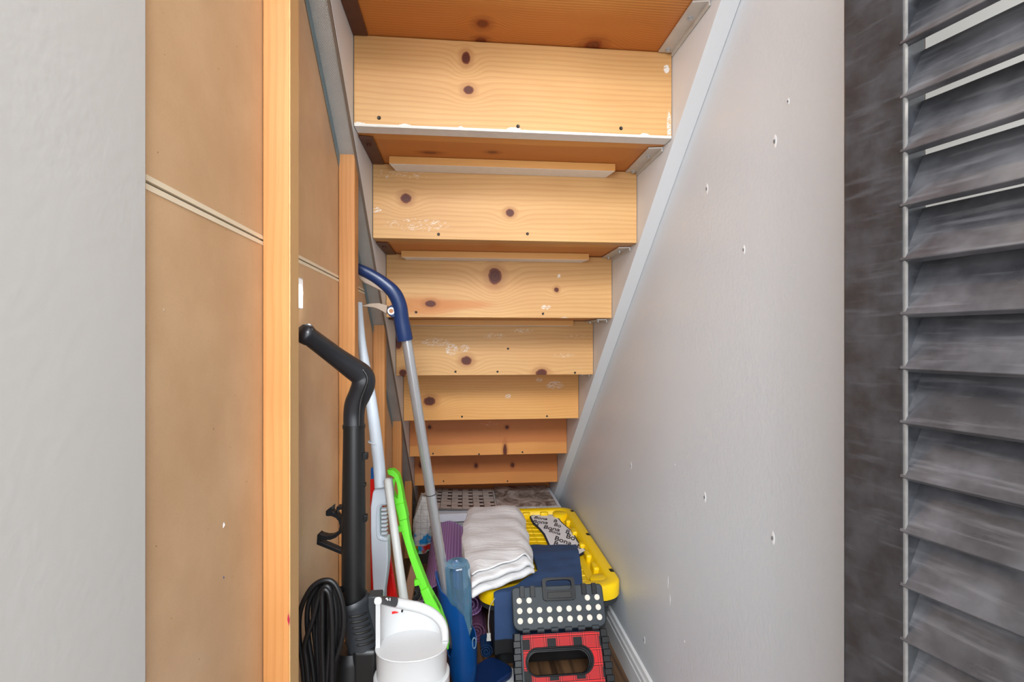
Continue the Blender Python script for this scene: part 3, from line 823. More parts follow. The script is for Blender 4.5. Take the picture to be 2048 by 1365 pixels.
# ------------------------------------------------------------------ spray mop
md0, md1 = 1.27, 1.44
def mpt(px, py):                                     # depth runs with height along the leaning mop
    d = md0 + (py - 540) / (1140 - 540) * (md1 - md0) if py < 1140 else md1 + (py - 1140) / 260 * .03
    return at(px, py, d)
base = mpt(938, 1392); base.z = 0
mop = thing('spray_mop', 'blue and silver spray mop with clear blue bottle', 'mop', base)
hp = spline([(714, 536, 9, 9.5), (724, 541, 9.5, 10), (742, 550, 10, 10.5), (765, 565, 11, 11.5), (787, 585, 13, 13), (799, 610, 13, 13.5), (803, 640, 13.5, 14.5), (808, 668, 14.5, 15), (810, 680, 14.5, 15)], 6)
b = MB(); b.tube([mpt(q[0], q[1]) for q in hp], [(q[2] / 1024 * 1.37, q[3] / 1024 * 1.37) for q in hp], 20, gsec, up=(0, 1, 0))
hd = b.build('handle', M_navyp, mop, smooth=50)
q = mpt(784, 623)
b = MB(); b.lathe([(.016, -.013), (.0165, 0), (.016, .013)], 28, Matrix.Translation(q + V((.006, 0, 0))) @ Matrix.Rotation(PI / 2, 4, 'X')); b.build('pivot_boss', M_navyp, hd, bevel=.002)
b = MB(); b.lathe([(.0055, .0128), (.0055, .0145), (.009, .0145), (.0092, .0128)], 28, Matrix.Translation(q) @ Matrix.Rotation(PI / 2, 4, 'X'), cap=False); b.build('pivot_ring', M_whitep, hd)
b = MB(); b.lathe([(.0055, .012), (.005, .0142), (.001, .0144)], 24, Matrix.Translation(q) @ Matrix.Rotation(PI / 2, 4, 'X')); b.build('pivot_cap', plain('amber_plastic', rgb(176, 112, 56), .4), hd)
tr = [(776, 612), (759, 607), (740, 608), (724, 612.5), (724, 614), (736, 614), (750, 616), (762, 621), (774, 628)]
b = MB(); b.prism([mpt(x, y) - FW * .006 for x, y in tr], FW * .012); b.build('trigger', M_beige, hd, bevel=.0015)
gi = [(716, 551), (728, 555), (748, 566), (766, 574), (776, 586), (772, 588), (752, 577), (730, 567), (719, 557)]
b = MB(); b.prism([mpt(x, y) - FW * .008 for x, y in gi], FW * .016); b.build('grip_insert', M_beige, hd, bevel=.002)
pt0, pt1 = mpt(812, 672), at(909, 1292, 1.465)
b = MB(); b.tube([pt0, pt1], [.0134, .0140], 28); po = b.build('pole', M_alu, mop, smooth=50)
f = (971 - 672) / (1292 - 672); ax_ = (pt1 - pt0).normalized()
q = pt0.lerp(pt1, f)
b = MB(); b.tube([q - ax_ * .001, q + ax_ * .001], .0142, 28); b.build('pole_joint', M_dark, po, smooth=50)
# bottle and blue shell share one axis
A0, A1 = at(914, 1126, 1.425), at(930, 1410, 1.475)
ax = (A0 - A1).normalized()
e1 = (RT - ax * RT.dot(ax)).normalized(); e2 = ax.cross(e1)              # e1 to the right, e2 away or towards
if e2.dot(FW) > 0: e2 = -e2                                               # e2 towards the camera
LEN = (A0 - A1).length
def shell_pt(phi, s_, r):                                                 # s_: 0 top .. 1 bottom
    c0 = A0.lerp(A1, s_)
    rx = r
    if math.cos(phi) < 0 and r < .06:
        for (a, va), (c, vb) in zip(((-1, 1.6), (.05, 1.6), (.23, 1.3), (.6, .95), (3, 1.0)), ((.05, 1.6), (.23, 1.3), (.6, .95), (3, 1.0), (4, 1.0))):
            if a <= s_ <= c: rx = r * (va + (vb - va) * (s_ - a) / (c - a))
    return c0 + e1 * (rx * math.cos(phi)) + e2 * (r * math.sin(phi))
brot = Matrix((e1, e2, ax)).transposed().to_4x4() if e1.cross(e2).dot(ax) > 0 else Matrix((e2, e1, ax)).transposed().to_4x4()
Mb = Matrix.Translation(A0) @ brot
b = MB(); b.lathe([(.004, -.010), (.012, -.012), (.020, -.010), (.026, -.003), (.031, 0), (.0345, -.006), (.0355, -.016), (.035, -.12), (.033, -.20), (.022, -.235), (.012, -.25)], 12, Mb)
bt = b.build('bottle', M_bottle, mop, smooth=24, bevel=.002, bseg=2)
def shell_r(s_):
    r = .0375 + .006 * math.sin(min(1, s_ * 1.25) * PI)
    if s_ > .72: r *= 1 - .42 * ((s_ - .72) / .28) ** 1.4
    return r
def top_cut(phi):
    # picture-left side (phi=180) climbs to the top, front falls away, right side is low
    d_ = (math.degrees(phi)) % 360
    pts_ = [(0, .56), (40, .50), (75, .29), (100, .235), (130, .16), (165, .07), (190, .06), (225, .12), (270, .34), (320, .5), (360, .56)]
    for (a, va), (c, vb) in zip(pts_, pts_[1:]):
        if a <= d_ <= c: t_ = (d_ - a) / (c - a); t_ = t_ * t_ * (3 - 2 * t_); return va + (vb - va) * t_
def shell_f(u, v):
    phi = u * 2 * PI; t0 = top_cut(phi); s_ = t0 + (1.02 - t0) * v
    return shell_pt(phi, s_, shell_r(s_))
def win(u, v):
    d_ = u * 360; t0 = top_cut(u * 2 * PI); s_ = t0 + (1.02 - t0) * v
    return ((d_ - 150) / 34) ** 2 + ((s_ - .45) / .165) ** 2 < 1
b = MB(); b.sheet(shell_f, 120, 90, .0022, skip=win); b.build('body_shell', M_bluep, mop, smooth=60)
# clear trim ring at the right of the shell
q = shell_pt(math.radians(32), .52, shell_r(.52) + .0025)
b = MB(); b.tube([q + ax * (.016 * math.cos(t_)) + (e1 * .6 + e2 * .8).cross(ax) * (.006 * math.sin(t_)) for t_ in [2 * PI * i / 20 for i in range(20)]], .0016, 8, closed=True); b.build('bottle_catch', plain('grey_blue_plastic', rgb(110, 140, 165), .25), mop)
# swivel and head on the floor
hc = V((base.x - .002, base.y + .005, 0)); 
b = MB(); jb = A1 + (A1 - A0).normalized() * .01
b.tube([A1, V((hc.x, hc.y, .035))], [.017, .014], 20); b.build('swivel', M_navyp, mop)
ang = math.radians(43); Mh = Matrix.Translation(V((hc.x, hc.y, 0))) @ Matrix.Rotation(ang, 4, 'Z')
def rr_poly(hx, hy, r, z, M, n=6):
    out = []
    for (sx, sy, a0) in ((1, 1, 0), (-1, 1, 90), (-1, -1, 180), (1, -1, 270)):
        for i in range(n + 1):
            a = math.radians(a0 + 90 * i / n); out.append(M @ V((sx * (hx - r) + r * math.cos(a), sy * (hy - r) + r * math.sin(a), z)))
    return out
b = MB(); b.prism(rr_poly(.172, .062, .04, .001, Mh), (0, 0, .012)); b.build('mop_pad', M_whitep, mop, bevel=.003)
b = MB(); b.prism(rr_poly(.150, .052, .03, .0135, Mh), (0, 0, .022)); b.build('mop_head', M_navyp, mop, bevel=.005, bseg=3)

# ------------------------------------------------------------------ long-handled dustpan (pale grey) and things behind it
pd = 1.26
dp = thing('upright_dustpan', 'pale grey long-handled dustpan with a toothed slot leaning in the corner', 'dustpan', (at(765, 1200, pd).x, at(765, 1200, pd).y, .0))
def dpt(px, py): return at(px, py, 1.262 - (py - 600) / 600 * .09)
b = MB(); pts_ = [(717, 606, 7), (724, 690, 8), (739, 780, 10), (751, 870, 11), (758, 930, 11), (761, 975, 11)]
ss = spline(pts_, 5); b.tube([dpt(x, y) for x, y, r in ss], [(r / 1024 * 1.3, r / 1024 * 1.3) for x, y, r in ss], 18, up=(0, 1, 0)); b.build('handle', M_pan, dp, smooth=60)
pan = [(751, 974), (745, 987), (741, 1014), (741, 1060), (742, 1098), (746, 1184), (748, 1290), (766, 1290), (768, 1188), (773, 1153), (776, 1120), (775, 1078), (761, 1074), (759, 1066), (759, 1020), (763, 1013), (773, 1012), (773, 973)]
b = MB(); b.prism([dpt(x, y) for x, y in pan], FW * .030); pn = b.build('pan', M_pan, dp, bevel=.003, bseg=3, smooth=40)
rim = [(774, 1008), (763, 1008), (757, 1014), (755, 1030), (755, 1064), (759, 1078), (774, 1081)]
b = MB(); b.tube([dpt(x, y) - FW * .001 for x, y in spline(rim, 4)], .0026, 8); b.build('slot_rim', M_pan, pn)
for i in range(7):
    y = 1021 + i * 8.0
    b = MB(); b.prism([dpt(x, yy) + FW * .002 for x, yy in ((762, y - 2.2), (771, y - 2.2), (774, y), (771, y + 2.2), (762, y + 2.2))], FW * .012); b.build('tooth', M_pan, pn, bevel=.0005, bseg=1)
b = MB(); q = dpt(750, 886)
b.tube([q + RT * (.015 * math.cos(t_)) + UP * (.006 * math.cos(t_) * -.5) - FW * (.014 * math.sin(t_)) for t_ in [2 * PI * i / 24 for i in range(24)]], .002, 8, closed=True); b.build('clip_ring', M_pan, dp)
# grey pole
gp = thing('broom_pole', 'plain grey pole with rounded top in front of the pale grey dustpan', 'pole', V((at(815, 1240, 1.15).x, at(815, 1240, 1.15).y, 0)))
g0, g1 = at(775, 962, 1.165), at(812, 1230, 1.09)
ax2 = (g0 - g1).normalized()
gend = g1 - ax2 * (g1.z / ax2.z)
b = MB(); b.tube([g0 + ax2 * .006, g0 + ax2 * .003, g0, g1, gend + ax2 * .005], [.003, .007, .0086, .0095, .0098], 20); b.build('pole', M_greyp, gp, smooth=60)
# dark grey flat oval behind the pole
b = MB(); od = 1.19
ov = [(776, 958), (783, 958), (787, 985), (786, 1015), (782, 1032), (777, 1010)]
b.prism([at(x, y, od) for x, y in ov], FW * .012); b.build('hanger_tab', plain('mid_grey_plastic', rgb(140, 140, 142), .5), gp, bevel=.003)
# red piece behind
rd_ = thing('red_dustpan', 'red plastic dustpan behind the pale grey long-handled one', 'dustpan', V((at(765, 1200, 1.34).x, at(765, 1200, 1.34).y, 0)))
b = MB(); rp_ = [(740, 960), (752, 957), (766, 1010), (777, 1090), (786, 1150), (796, 1210), (800, 1330), (742, 1330), (740, 1010)]
b.prism([at(x, y, 1.285) for x, y in rp_], FW * .010); rb_ = b.build('scoop', M_red, rd_, bevel=.002)
b = MB(); b.prism([at(x, y, 1.280) for x, y in ((776, 1130), (780, 1130), (770, 1190), (764, 1190))], FW * .006); b.prism([at(x, y, 1.280) for x, y in ((781, 1150), (784, 1150), (792, 1200), (788, 1200))], FW * .006); b.build('rib', M_red, rb_, bevel=.001)
b = MB(); b.prism([at(x, y, 1.286) for x, y in ((741, 937), (750, 934), (752, 958), (741, 960))], FW * .011); b.build('handle_tip', plain('bright_blue_plastic', rgb(20, 96, 176), .4), rd_, bevel=.002)

# ------------------------------------------------------------------ lime green tool
def gpt(px, py): return at(px, py, 1.285 - (py - 940) / 320 * .10)
gb = gpt(892, 1260); gb.z = 0
gr = thing('long_handled_tool', 'lime green plastic tool with a hooked loop at its top', 'cleaning tool', gb)
outer = [(774, 941), (786, 941), (796, 950), (801, 968), (805, 988), (808, 1010), (813, 1036), (820, 1078), (829, 1108), (842, 1142), (856, 1178), (866, 1196), (880, 1222), (893, 1260), (897, 1300), (880, 1300), (874, 1262), (858, 1232), (848, 1204), (841, 1182),
         (830, 1150), (816, 1110), (803, 1066), (797, 1043), (789, 1008), (786, 985), (789, 994), (795, 1000), (796, 985), (793, 968), (788, 956), (781, 952), (776, 950)]
b = MB(); b.prism([gpt(x, y) for x, y in outer], FW * .024); ga = b.build('bar', M_green, gr, bevel=.0022, bseg=2, smooth=40)
lp = [(787, 960), (784, 975), (784, 992), (788, 1004), (795, 1006)]
b = MB(); b.tube([gpt(x, y) + FW * .010 for x, y in spline(lp, 4)], .0042, 10); b.build('loop_strap', M_green, gr)
col_ = [(798, 1042), (813, 1036), (815.5, 1044), (800, 1050)]
b = MB(); b.prism([gpt(x, y) - FW * .003 for x, y in [(790, 1010), (808, 1005), (815, 1038), (799, 1043)]], FW * .028); b.build('collar', M_green, gr, bevel=.002)
b = MB(); b.prism([gpt(x, y) - FW * .003 for x, y in [(840, 1182), (856, 1173), (866, 1196), (880, 1222), (894, 1262), (878, 1266), (858, 1232)]], FW * .02); b.build('end_plate', M_green, gr, bevel=.003)
for tabp in ([(795, 1053), (806, 1051), (809, 1063), (797, 1066)], [(828, 1161), (839, 1158), (842, 1170), (829, 1174)]):
    b = MB(); b.prism([gpt(x, y) - FW * .002 for x, y in tabp], FW * .016); b.build('side_tab', M_green, gr, bevel=.0015)
M_dgreen = plain('dark_green_plastic', rgb(28, 108, 30), .45)
b = MB(); b.prism([gpt(x, y) + FW * .026 for x, y in [(838, 1186), (846, 1184), (868, 1236), (872, 1262), (852, 1240), (842, 1212)]], FW * .014); b.build('back_plate', M_dgreen, gr, bevel=.002)

# ------------------------------------------------------------------ yoga mats
my0, my1 = 1.76, 2.36
yo = []
for i in range(60):
    t_ = i / 59; a = -2.5 * PI * 2 * (1 - t_) + PI / 2; r_ = .008 + .033 * t_
    yo.append((.030 + r_ * math.cos(a), .122 + r_ * math.sin(a)))
yo += spline([yo[-1], (-.005, .178), (-.055, .202), (-.105, .186), (-.134, .14), (-.137, .085), (-.112, .032), (-.07, .0105), (-.03, .0052)], 8)[1:]
def mat_sheet(poly, ya, yb, th, slant=0.):
    N = len(poly) - 1
    def f(u, v):
        x, z = poly[min(int(round(u * N)), N)]
        return V((x, ya + (yb - ya) * v, z))
    bb = MB(); bb.sheet(f, N, 2, th); return bb
ym = mat_sheet(yo, my0, my1, .0042).build('yoga_mat', M_yoga, smooth=60, origin=(-.05, my0, 0)); tag(ym, 'purple ribbed foam mat rolled loosely beside the yellow lid', 'yoga mat')
y2 = [(.049 + (.006 + .03 * i / 70) * math.cos(.22 * i * 1.2), .039 + (.006 + .03 * i / 70) * math.sin(.22 * i * 1.2)) for i in range(71)]
o = mat_sheet(y2, 1.74, 2.25, .0034).build('foam_roll', M_yoga2, smooth=60, origin=(.049, 1.74, 0)); tag(o, 'small dark purple foam roll on the floor under the purple mat', 'foam roll')
y3 = [(.078 + (.004 + .0185 * i / 50) * math.cos(.3 * i), .0235 + (.004 + .0185 * i / 50) * math.sin(.3 * i)) for i in range(51)]
o = mat_sheet(y3, 1.655, 1.715, .0026).build('strap_roll', M_blueroll, smooth=60, origin=(.078, 1.65, 0)); tag(o, 'small dark blue rolled band on the floor', 'strap')

# ------------------------------------------------------------------ lamp bulb, thin board, paper on the floor at the left
bp = onZ(826, 1186, .036)
bu = thing('flood_bulb', 'white reflector bulb with dark finned face lying on the floor', 'light bulb', (bp.x, bp.y, 0))
Mx = Matrix.Translation(V((bp.x, bp.y, .036))) @ Matrix.Rotation(math.radians(78), 4, 'X') @ Matrix.Rotation(.3, 4, 'Y')
b = MB(); b.lathe([(.010, -.075), (.013, -.05), (.020, -.035), (.031, -.008), (.0345, 0), (.0345, .010), (.032, .012)], 36, Mx); b.build('body', M_whitep, bu)
b = MB(); b.lathe([(.0315, .0115), (.0315, .0135), (.010, .0125), (.0005, .012)], 36, Mx); fc = b.build('face', M_dark, bu)
b = MB()
for i in range(22):
    a = 2 * PI * i / 22
    b.tube([Mx @ V((.009 * math.cos(a), .009 * math.sin(a), .013)), Mx @ V((.030 * math.cos(a + .25), .030 * math.sin(a + .25), .0145))], .0010, 6)
b.build('fins', plain('grey_fin', rgb(150, 150, 152), .5), bu)
q0 = onY(812, 1118, 2.02)
bd = MB(); Z_ = q0.z
xl = onY(803, 1200, 1.93).x
bd.prism([V((xl - .014, 1.93, .001)), V((xl + .026, 1.93, .001)), V((xl + .056, 2.02, Z_ - .012)), V((xl + .043, 2.02, Z_)), V((xl + .030, 2.02, Z_ - .004))], (.004, .012, 0))
o = bd.build('thin_board', M_board, origin=(xl, 1.93, 0), bevel=.001); tag(o, 'thin tan board leaning beside the white reflector bulb', 'board')
pq = onZ(836, 1205, .02)
b = MB(); b.box((pq.x - .035, pq.y - .10, .0005), (pq.x + .03, pq.y - .005, .03)); o = b.build('small_box', M_foam, origin=(pq.x, pq.y, 0), bevel=.003); tag(o, 'small white box on the floor in front of the reflector bulb', 'box')

# ------------------------------------------------------------------ storage tote with yellow lid
TX0, TX1, TY0, TY1 = .052, .5085, 1.562, 2.335
LZ = .262
tc = ((TX0 + TX1) / 2, (TY0 + TY1) / 2); hx, hy = (TX1 - TX0) / 2, (TY1 - TY0) / 2
tote = thing('storage_tote', 'black storage tote with a yellow lid against the right wall', 'storage bin', (tc[0], tc[1], 0))
def rrl(ins, z, r, n=8):
    return rr_poly(hx - ins, hy - ins, max(r - ins, .012), z, Matrix.Translation(V((tc[0], tc[1], 0))), n)
def loft(levels, capb=True, capt=True):
    bb = MB(); vs = []; fs = []; n = None
    for (ins, z, r) in levels:
        l_ = rrl(ins, z, r); n = len(l_); vs += l_
    for i in range(len(levels) - 1):
        for k in range(n):
            k2 = (k + 1) % n; fs.append((i*n+k, i*n+k2, (i+1)*n+k2, (i+1)*n+k))
    if capb: fs.append(tuple(range(n - 1, -1, -1)))
    if capt: fs.append(tuple((len(levels) - 1) * n + k for k in range(n)))
    bb.add(vs, fs); return bb
loft([(.060, .002, .09), (.050, .02, .09), (.028, .196, .08), (.004, .197, .075), (.002, .212, .075), (.012, .213, .075), (.02, .213, .075)]).build('bin', M_tote, tote, smooth=40)
ld = loft([(.004, .2135, .07), (0, .216, .07), (0, .254, .07), (.004, .260, .07), (.010, LZ, .07), (.040, LZ, .07), (.044, LZ - .003, .07), (.052, LZ - .028, .07), (.060, LZ - .030, .07)]).build('lid', M_yel, tote, smooth=40)
FZ = LZ - .030
def rib(x0, y0, x1, y1, z1): 
    bb = MB(); bb.box((x0, y0, FZ - .002), (x1, y1, z1)); bb.build('buttress', M_yel, ld, bevel=.006, bseg=3, smooth=50)
for yy, ln in ((1.70, .05), (1.80, .05), (1.90, .03), (2.03, .05), (2.16, .03)):
    rib(TX1 - .064, yy, TX1 - .044, yy + ln, LZ - .004); rib(TX0 + .044, yy, TX0 + .064, yy + ln, LZ - .004)
for xx in (.12, .19, .27, .35, .41):
    rib(xx, TY1 - .064, xx + .035, TY1 - .044, LZ - .004)
b = MB(); qc = V((TX1 - .044 - .035, TY0 + .044 + .035, 0))
for (cx, cy) in ((TX1 - .062, TY0 + .064), (TX1 - .07, TY1 - .07)):
    b = MB(); b.lathe([(.034, FZ - .002), (.034, LZ - .006), (.030, LZ - .003), (.001, LZ - .003)], 28, Matrix.Translation(V((cx, cy, 0)))); b.build('corner_boss', M_yel, ld, smooth=40)
b = MB()
for i in range(14):
    y = TY0 + .10 + i * .042
    b.tube([V((TX0 + .09, y, FZ)), V((tc[0], y + .016, FZ + .0005)), V((TX1 - .09, y, FZ))], .0022, 6)
for i in range(7):
    x = TX0 + .11 + i * .042
    b.tube([V((x, TY0 + .08, FZ)), V((x + .012, tc[1], FZ)), V((x, TY1 - .08, FZ))], .0022, 6)
b.build('moulded_lines', M_yel, ld, smooth=60)
for (px, py, rot_) in ((1144, 1022.5, .2), (1178, 1069, .1), (1227, 1141, .05), (953, 1026, 0)):
    p = onZ(px, py, LZ); p.x = min(p.x, TX1 - .012); b = MB()
    b.box((-.007, -.012, -.003), (.007, .012, .0006), Matrix.Translation(p) @ Matrix.Rotation(rot_, 4, 'Z')); b.build('slot', M_dark, ld, bevel=.003, smooth=0)

# things on the lid
rnd = random.Random(3)
# printed cloth
bo = [(1061, 1037), (1066, 1034), (1082, 1033), (1106, 1034), (1116, 1040), (1124, 1050), (1138, 1062), (1147, 1072), (1155, 1088), (1166, 1100), (1172, 1106), (1150, 1118), (1110, 1118), (1098, 1092), (1089, 1072), (1079, 1060), (1067, 1049)]
BZ = FZ + .004
poly = [onZ(x, y, BZ) for x, y in bo]
bn = thing('printed_cloth', 'white cloth printed with black lettering on the yellow lid', 'cloth', (poly[6].x - .05, poly[6].y - .05, BZ))
b = MB(); b.prism(poly, (0, 0, .008)); b.build('fabric', M_bona, bn, bevel=.003, bseg=3)
b = MB(); tp = [p + V((0, 0, .004)) for p in poly]; b.tube(tp + [tp[0]], .0045, 8); b.build('edge_binding', M_trim, bn, smooth=60)
b = MB()
for (txt, x0, y0, x1, y1, hh) in (('Bona', 1067, 1037.5, 1094, 1041, 4.5), ('Bona', 1064, 1046.5, 1095, 1049, 6), ('a', 1070, 1052.5, 1076, 1053.5, 4), ('Bona', 1086, 1057, 1119, 1064, 6.5),
        ('Bona', 1097, 1064, 1120, 1071, 5), ('B', 1106, 1044, 1113, 1046, 5), ('Bo', 1107, 1052, 1121, 1056, 6), ('B', 1130, 1066, 1138, 1069, 7), ('Bo', 1131, 1076, 1149, 1082, 9),
        ('Bona', 1108, 1080, 1142, 1092, 8), ('Bona', 1106, 1090, 1140, 1104, 8), ('B', 1152, 1095, 1162, 1099, 7)):
    vs, fs = text_mesh(txt, 1.)
    wd = max(v.x for v in vs)
    ch = max(v.y for v in vs)
    o_ = onZ(x0, y0, BZ + .0085); ex = (onZ(x1, y1, BZ + .0085) - o_) / wd; ey = (onZ(x0 + 3, y0 - hh, BZ + .0085) - o_) / ch
    b = MB(); b.add([o_ + ex * v.x + ey * v.y + V((0, 0, .0003 if v.z > 0 else -.0002)) for v in vs], fs)
    b.build('printed_word', M_ink, bn, smooth=0)
# navy cloth draped over the front of the tote
def navy_f(u, v):
    # u 0 left .. 1 right, v 0 back .. 1 hanging end
    L = [(1.93, .006), (1.80, .008), (1.68, .008), (1.58, .0075), (1.545, .003), (1.528, -.03), (1.515, -.09), (1.505, -.158)]
    t_ = v * (len(L) - 1); i = min(int(t_), len(L) - 2); w = t_ - i
    y = L[i][0] * (1 - w) + L[i + 1][0] * w; z = LZ + L[i][1] * (1 - w) + L[i + 1][1] * w
    xl = .248 - .153 * min(1, max(0, (v - .3) / .25)); xr = .435 - .07 * min(1, v / .5)
    x = xl + (xr - xl) * u
    z += .0012 * math.sin(x * 70 + y * 20) + .001 * math.sin(y * 90 - x * 30)
    y += .006 * math.sin(x * 60) * max(0, v - .4) - .01 * u * (v < .5)
    if v < .12: z -= (.12 - v) * .15
    return V((x, y, z))
b = MB(); b.sheet(navy_f, 50, 60, .008)
o = b.build('draped_cloth', M_navy, origin=(.25, 1.55, .165), smooth=60, sub=1); tag(o, 'navy cloth with black lower part draped over the tote front', 'cloth')
# white folded cloth
def fold_path(n=4):
    pts_ = []; z = .004
    for i in range(n):
        last = i == n - 1
        fwd = i % 2 == 0                                   # runs towards the front
        ext = [0.0, .022, .012, .03, .03][i]
        a, c = (1.0, 0.0 + ext) if fwd else (0.0 + [0, 0, .012, .02][i], 1.0 - .02 * i)
        for k in range(14):
            pts_.append((a + (c - a) * k / 13, z))
        if not last:
            rr = .0065
            for k in range(1, 5):
                an = PI * k / 5
                pts_.append((c + (-1 if fwd else 1) * .018 * math.sin(an), z + rr * (1 - math.cos(an))))
            z += 2 * rr
    return pts_
FPTS = fold_path(5)
def cloth_f(u, v):
    N = len(FPTS) - 1; t_ = v * N; i = min(int(t_), N - 1); w = t_ - i
    s_ = FPTS[i][0] * (1 - w) + FPTS[i + 1][0] * w; zz = FPTS[i][1] * (1 - w) + FPTS[i + 1][1] * w
    yf = 1.505 + .125 * u; yb = 2.19 - .02 * u
    y = yf + (yb - yf) * s_
    xl = .030 - .03 * math.sin(s_ * PI); xr = .232 + .03 * s_
    x = xl + (xr - xl) * u
    ed = max(0, .10 - u) * .10 + max(0, u - .93) * .12
    lay = zz / .056
    z = LZ + .023 - .017 * s_ + zz * (1 - .5 * max(0, u - .85) / .15) - ed * (.3 + lay) + .005 * lay * math.sin(y * 42 + x * 9 + 1.5 * math.sin(x * 30)) + .002 * math.sin(y * 95 + x * 22)
    z += .010 * math.exp(-((s_ - .95) / .08) ** 2) * lay * math.exp(-((u - .72) / .18) ** 2) - .012 * max(0, .06 - s_) * 8 * (1 - u) 
    x += .004 * math.sin(y * 37)
    return V((x, y, z))
b = MB(); b.sheet(cloth_f, 36, len(FPTS) - 1, .0075)
o = b.build('folded_cloth', M_linen, origin=(.12, 1.85, LZ), smooth=60, sub=1); tag(o, 'white folded cotton cloth on the yellow tote lid', 'cloth')
# white strap with a clip hanging at the tote corner
sp3 = spline([tuple(at(x, y, d)) for x, y, d in ((994, 1190, 1.575), (988, 1200, 1.535), (980, 1215, 1.53), (977, 1245, 1.53), (978, 1266, 1.53), (977.5, 1278, 1.53))], 5)
sb = thing('webbing_strap', 'narrow white strap hanging from the tote corner', 'strap', V(sp3[-1]))
b = MB(); b.tube([V(q) for q in sp3], [(.0012, .0045)] * len(sp3), 10, up=(0, 1, 0)); b.build('webbing', M_strap, sb, smooth=60)
q = V(sp3[-1]); b = MB(); b.box((q.x - .0055, q.y - .003, q.z - .004), (q.x + .0055, q.y + .003, q.z + .016)); b.box((q.x - .0068, q.y - .004, q.z - .006), (q.x + .0068, q.y + .004, q.z)); b.build('clip', M_strap, sb, bevel=.001)

# ------------------------------------------------------------------ behind the tote: boxes, tiles and bag
b = MB(); b.box((-.10, 2.39, .001), (.46, 2.74, .192)); o = b.build('tile_box', M_greytile, origin=(.18, 2.39, 0), bevel=.002); tag(o, 'grey gridded tile stack under the white foam slab', 'tiles')
b = MB(); b.box((-.135, 2.372, .1935), (.475, 2.755, .232)); o = b.build('foam_slab', M_foam, origin=(.17, 2.37, .1935), bevel=.003); tag(o, 'white foam slab lying under the loose tile sheets', 'foam slab')
b = MB(); b.sheet(lambda u, v: V((-.135 + .30 * u, 2.40 + .33 * v, .2385 + .012 * (1 - u) ** 2 - .001)), 12, 6, .006)
o = b.build('mosaic_sheet', M_mosaic, origin=(0, 2.4, .233), smooth=40); tag(o, 'pale mosaic tile sheet with small black squares', 'tile')
b = MB(); b.box((.168, 2.40, .2325), (.452, 2.745, .2465)); o = b.build('marble_tile', M_marble, origin=(.3, 2.4, .2325), bevel=.001); tag(o, 'stained brown marble tile beside the mosaic sheet', 'tile')
b = MB(); b.box((.168, 2.392, .2335), (.452, 2.3995, .2445)); b.build('tile_edge', M_greytile, o, bevel=.0005)
# printed plastic bag
bgx0, bgx1 = -.228, -.142
bc = V(((bgx0 + bgx1) / 2, 2.44, 0))
def bag_f(u, v):
    a = u * 2 * PI; h = v
    w = (.046 * (1 - .45 * max(0, h - .6) / .4), .062 * (1 - .5 * max(0, h - .6) / .4))
    k = .93 + .07 * math.sin(3 * a + 6 * h) + .04 * math.sin(7 * a - 9 * h)
    c1, s1 = math.cos(a), math.sin(a)
    return V((bc.x + w[0] * k * math.copysign(abs(c1) ** .6, c1) + .018 * h * h, bc.y + w[1] * k * math.copysign(abs(s1) ** .6, s1), .055 + .25 * h + .004 * math.sin(5 * a)))
b = MB(); b.sheet(bag_f, 60, 24, .002)
vs0 = [bag_f(i / 60, 1) for i in range(60)]; b.add(vs0, [tuple(range(60))]); vs1 = [bag_f(i / 60, 0) for i in range(60)]; b.add(vs1, [tuple(range(59, -1, -1))])
o = b.build('plastic_bag', M_bag, origin=(bc.x, bc.y, .055), smooth=60); tag(o, 'white printed plastic bag with coloured bottom beside the foam slab', 'bag')
b = MB(); b.box((bgx0 + .002, 2.385, .001), (bgx1 - .006, 2.50, .0545)); o = b.build('dark_box', plain('dark_cardboard', rgb(52, 42, 36), .8), origin=(bc.x, 2.44, 0), bevel=.002); tag(o, 'dark box on the floor under the printed plastic bag', 'box')

# ------------------------------------------------------------------ folding step stool
AL = math.radians(32)
stool = thing('step_stool', 'folding step stool with cream dots and red plaid panel leaning on the tote', 'step stool', (.273, 1.272, 0), rot=(-AL, 0, 0))
# local: x across, z up the face, -y towards the camera
def stad(cx, cz, hl, hh, n=64, y=0.):
    out = []
    for i in range(n):
        a = 2 * PI * i / n; r = hh; c1, s1 = math.cos(a), math.sin(a)
        out.append(V((cx + (hl - r) * (1 if c1 > 1e-9 else -1 if c1 < -1e-9 else 0) + r * c1, y, cz + r * s1)))
    return out
def recto(x0, x1, z0, z1, cx, cz, n=64, y=0.):
    out = []
    for i in range(n):
        a = 2 * PI * i / n; c1, s1 = math.cos(a), math.sin(a)
        t_ = min(((x1 - cx) / c1) if c1 > 1e-9 else 9, ((x0 - cx) / c1) if c1 < -1e-9 else 9, ((z1 - cz) / s1) if s1 > 1e-9 else 9, ((z0 - cz) / s1) if s1 < -1e-9 else 9)
        out.append(V((cx + c1 * t_, y, cz + s1 * t_)))
    return out
M_stool = plain('charcoal_stool_plastic', rgb(47, 53, 57), .5, var=.08, nscale=90, bump=.05, bscale=700, Specular_IOR_Level=.25)
HC = (-.008, .187)
o_ = recto(-.107, .110, .012, .2525, *HC); i_ = stad(*HC, .091, .031)
b = MB(); b.plate_hole(o_, i_, (0, .004, 0)); b.build('plaid_panel', M_plaid, stool, local=True, smooth=30, label='red and black plaid printed panel')
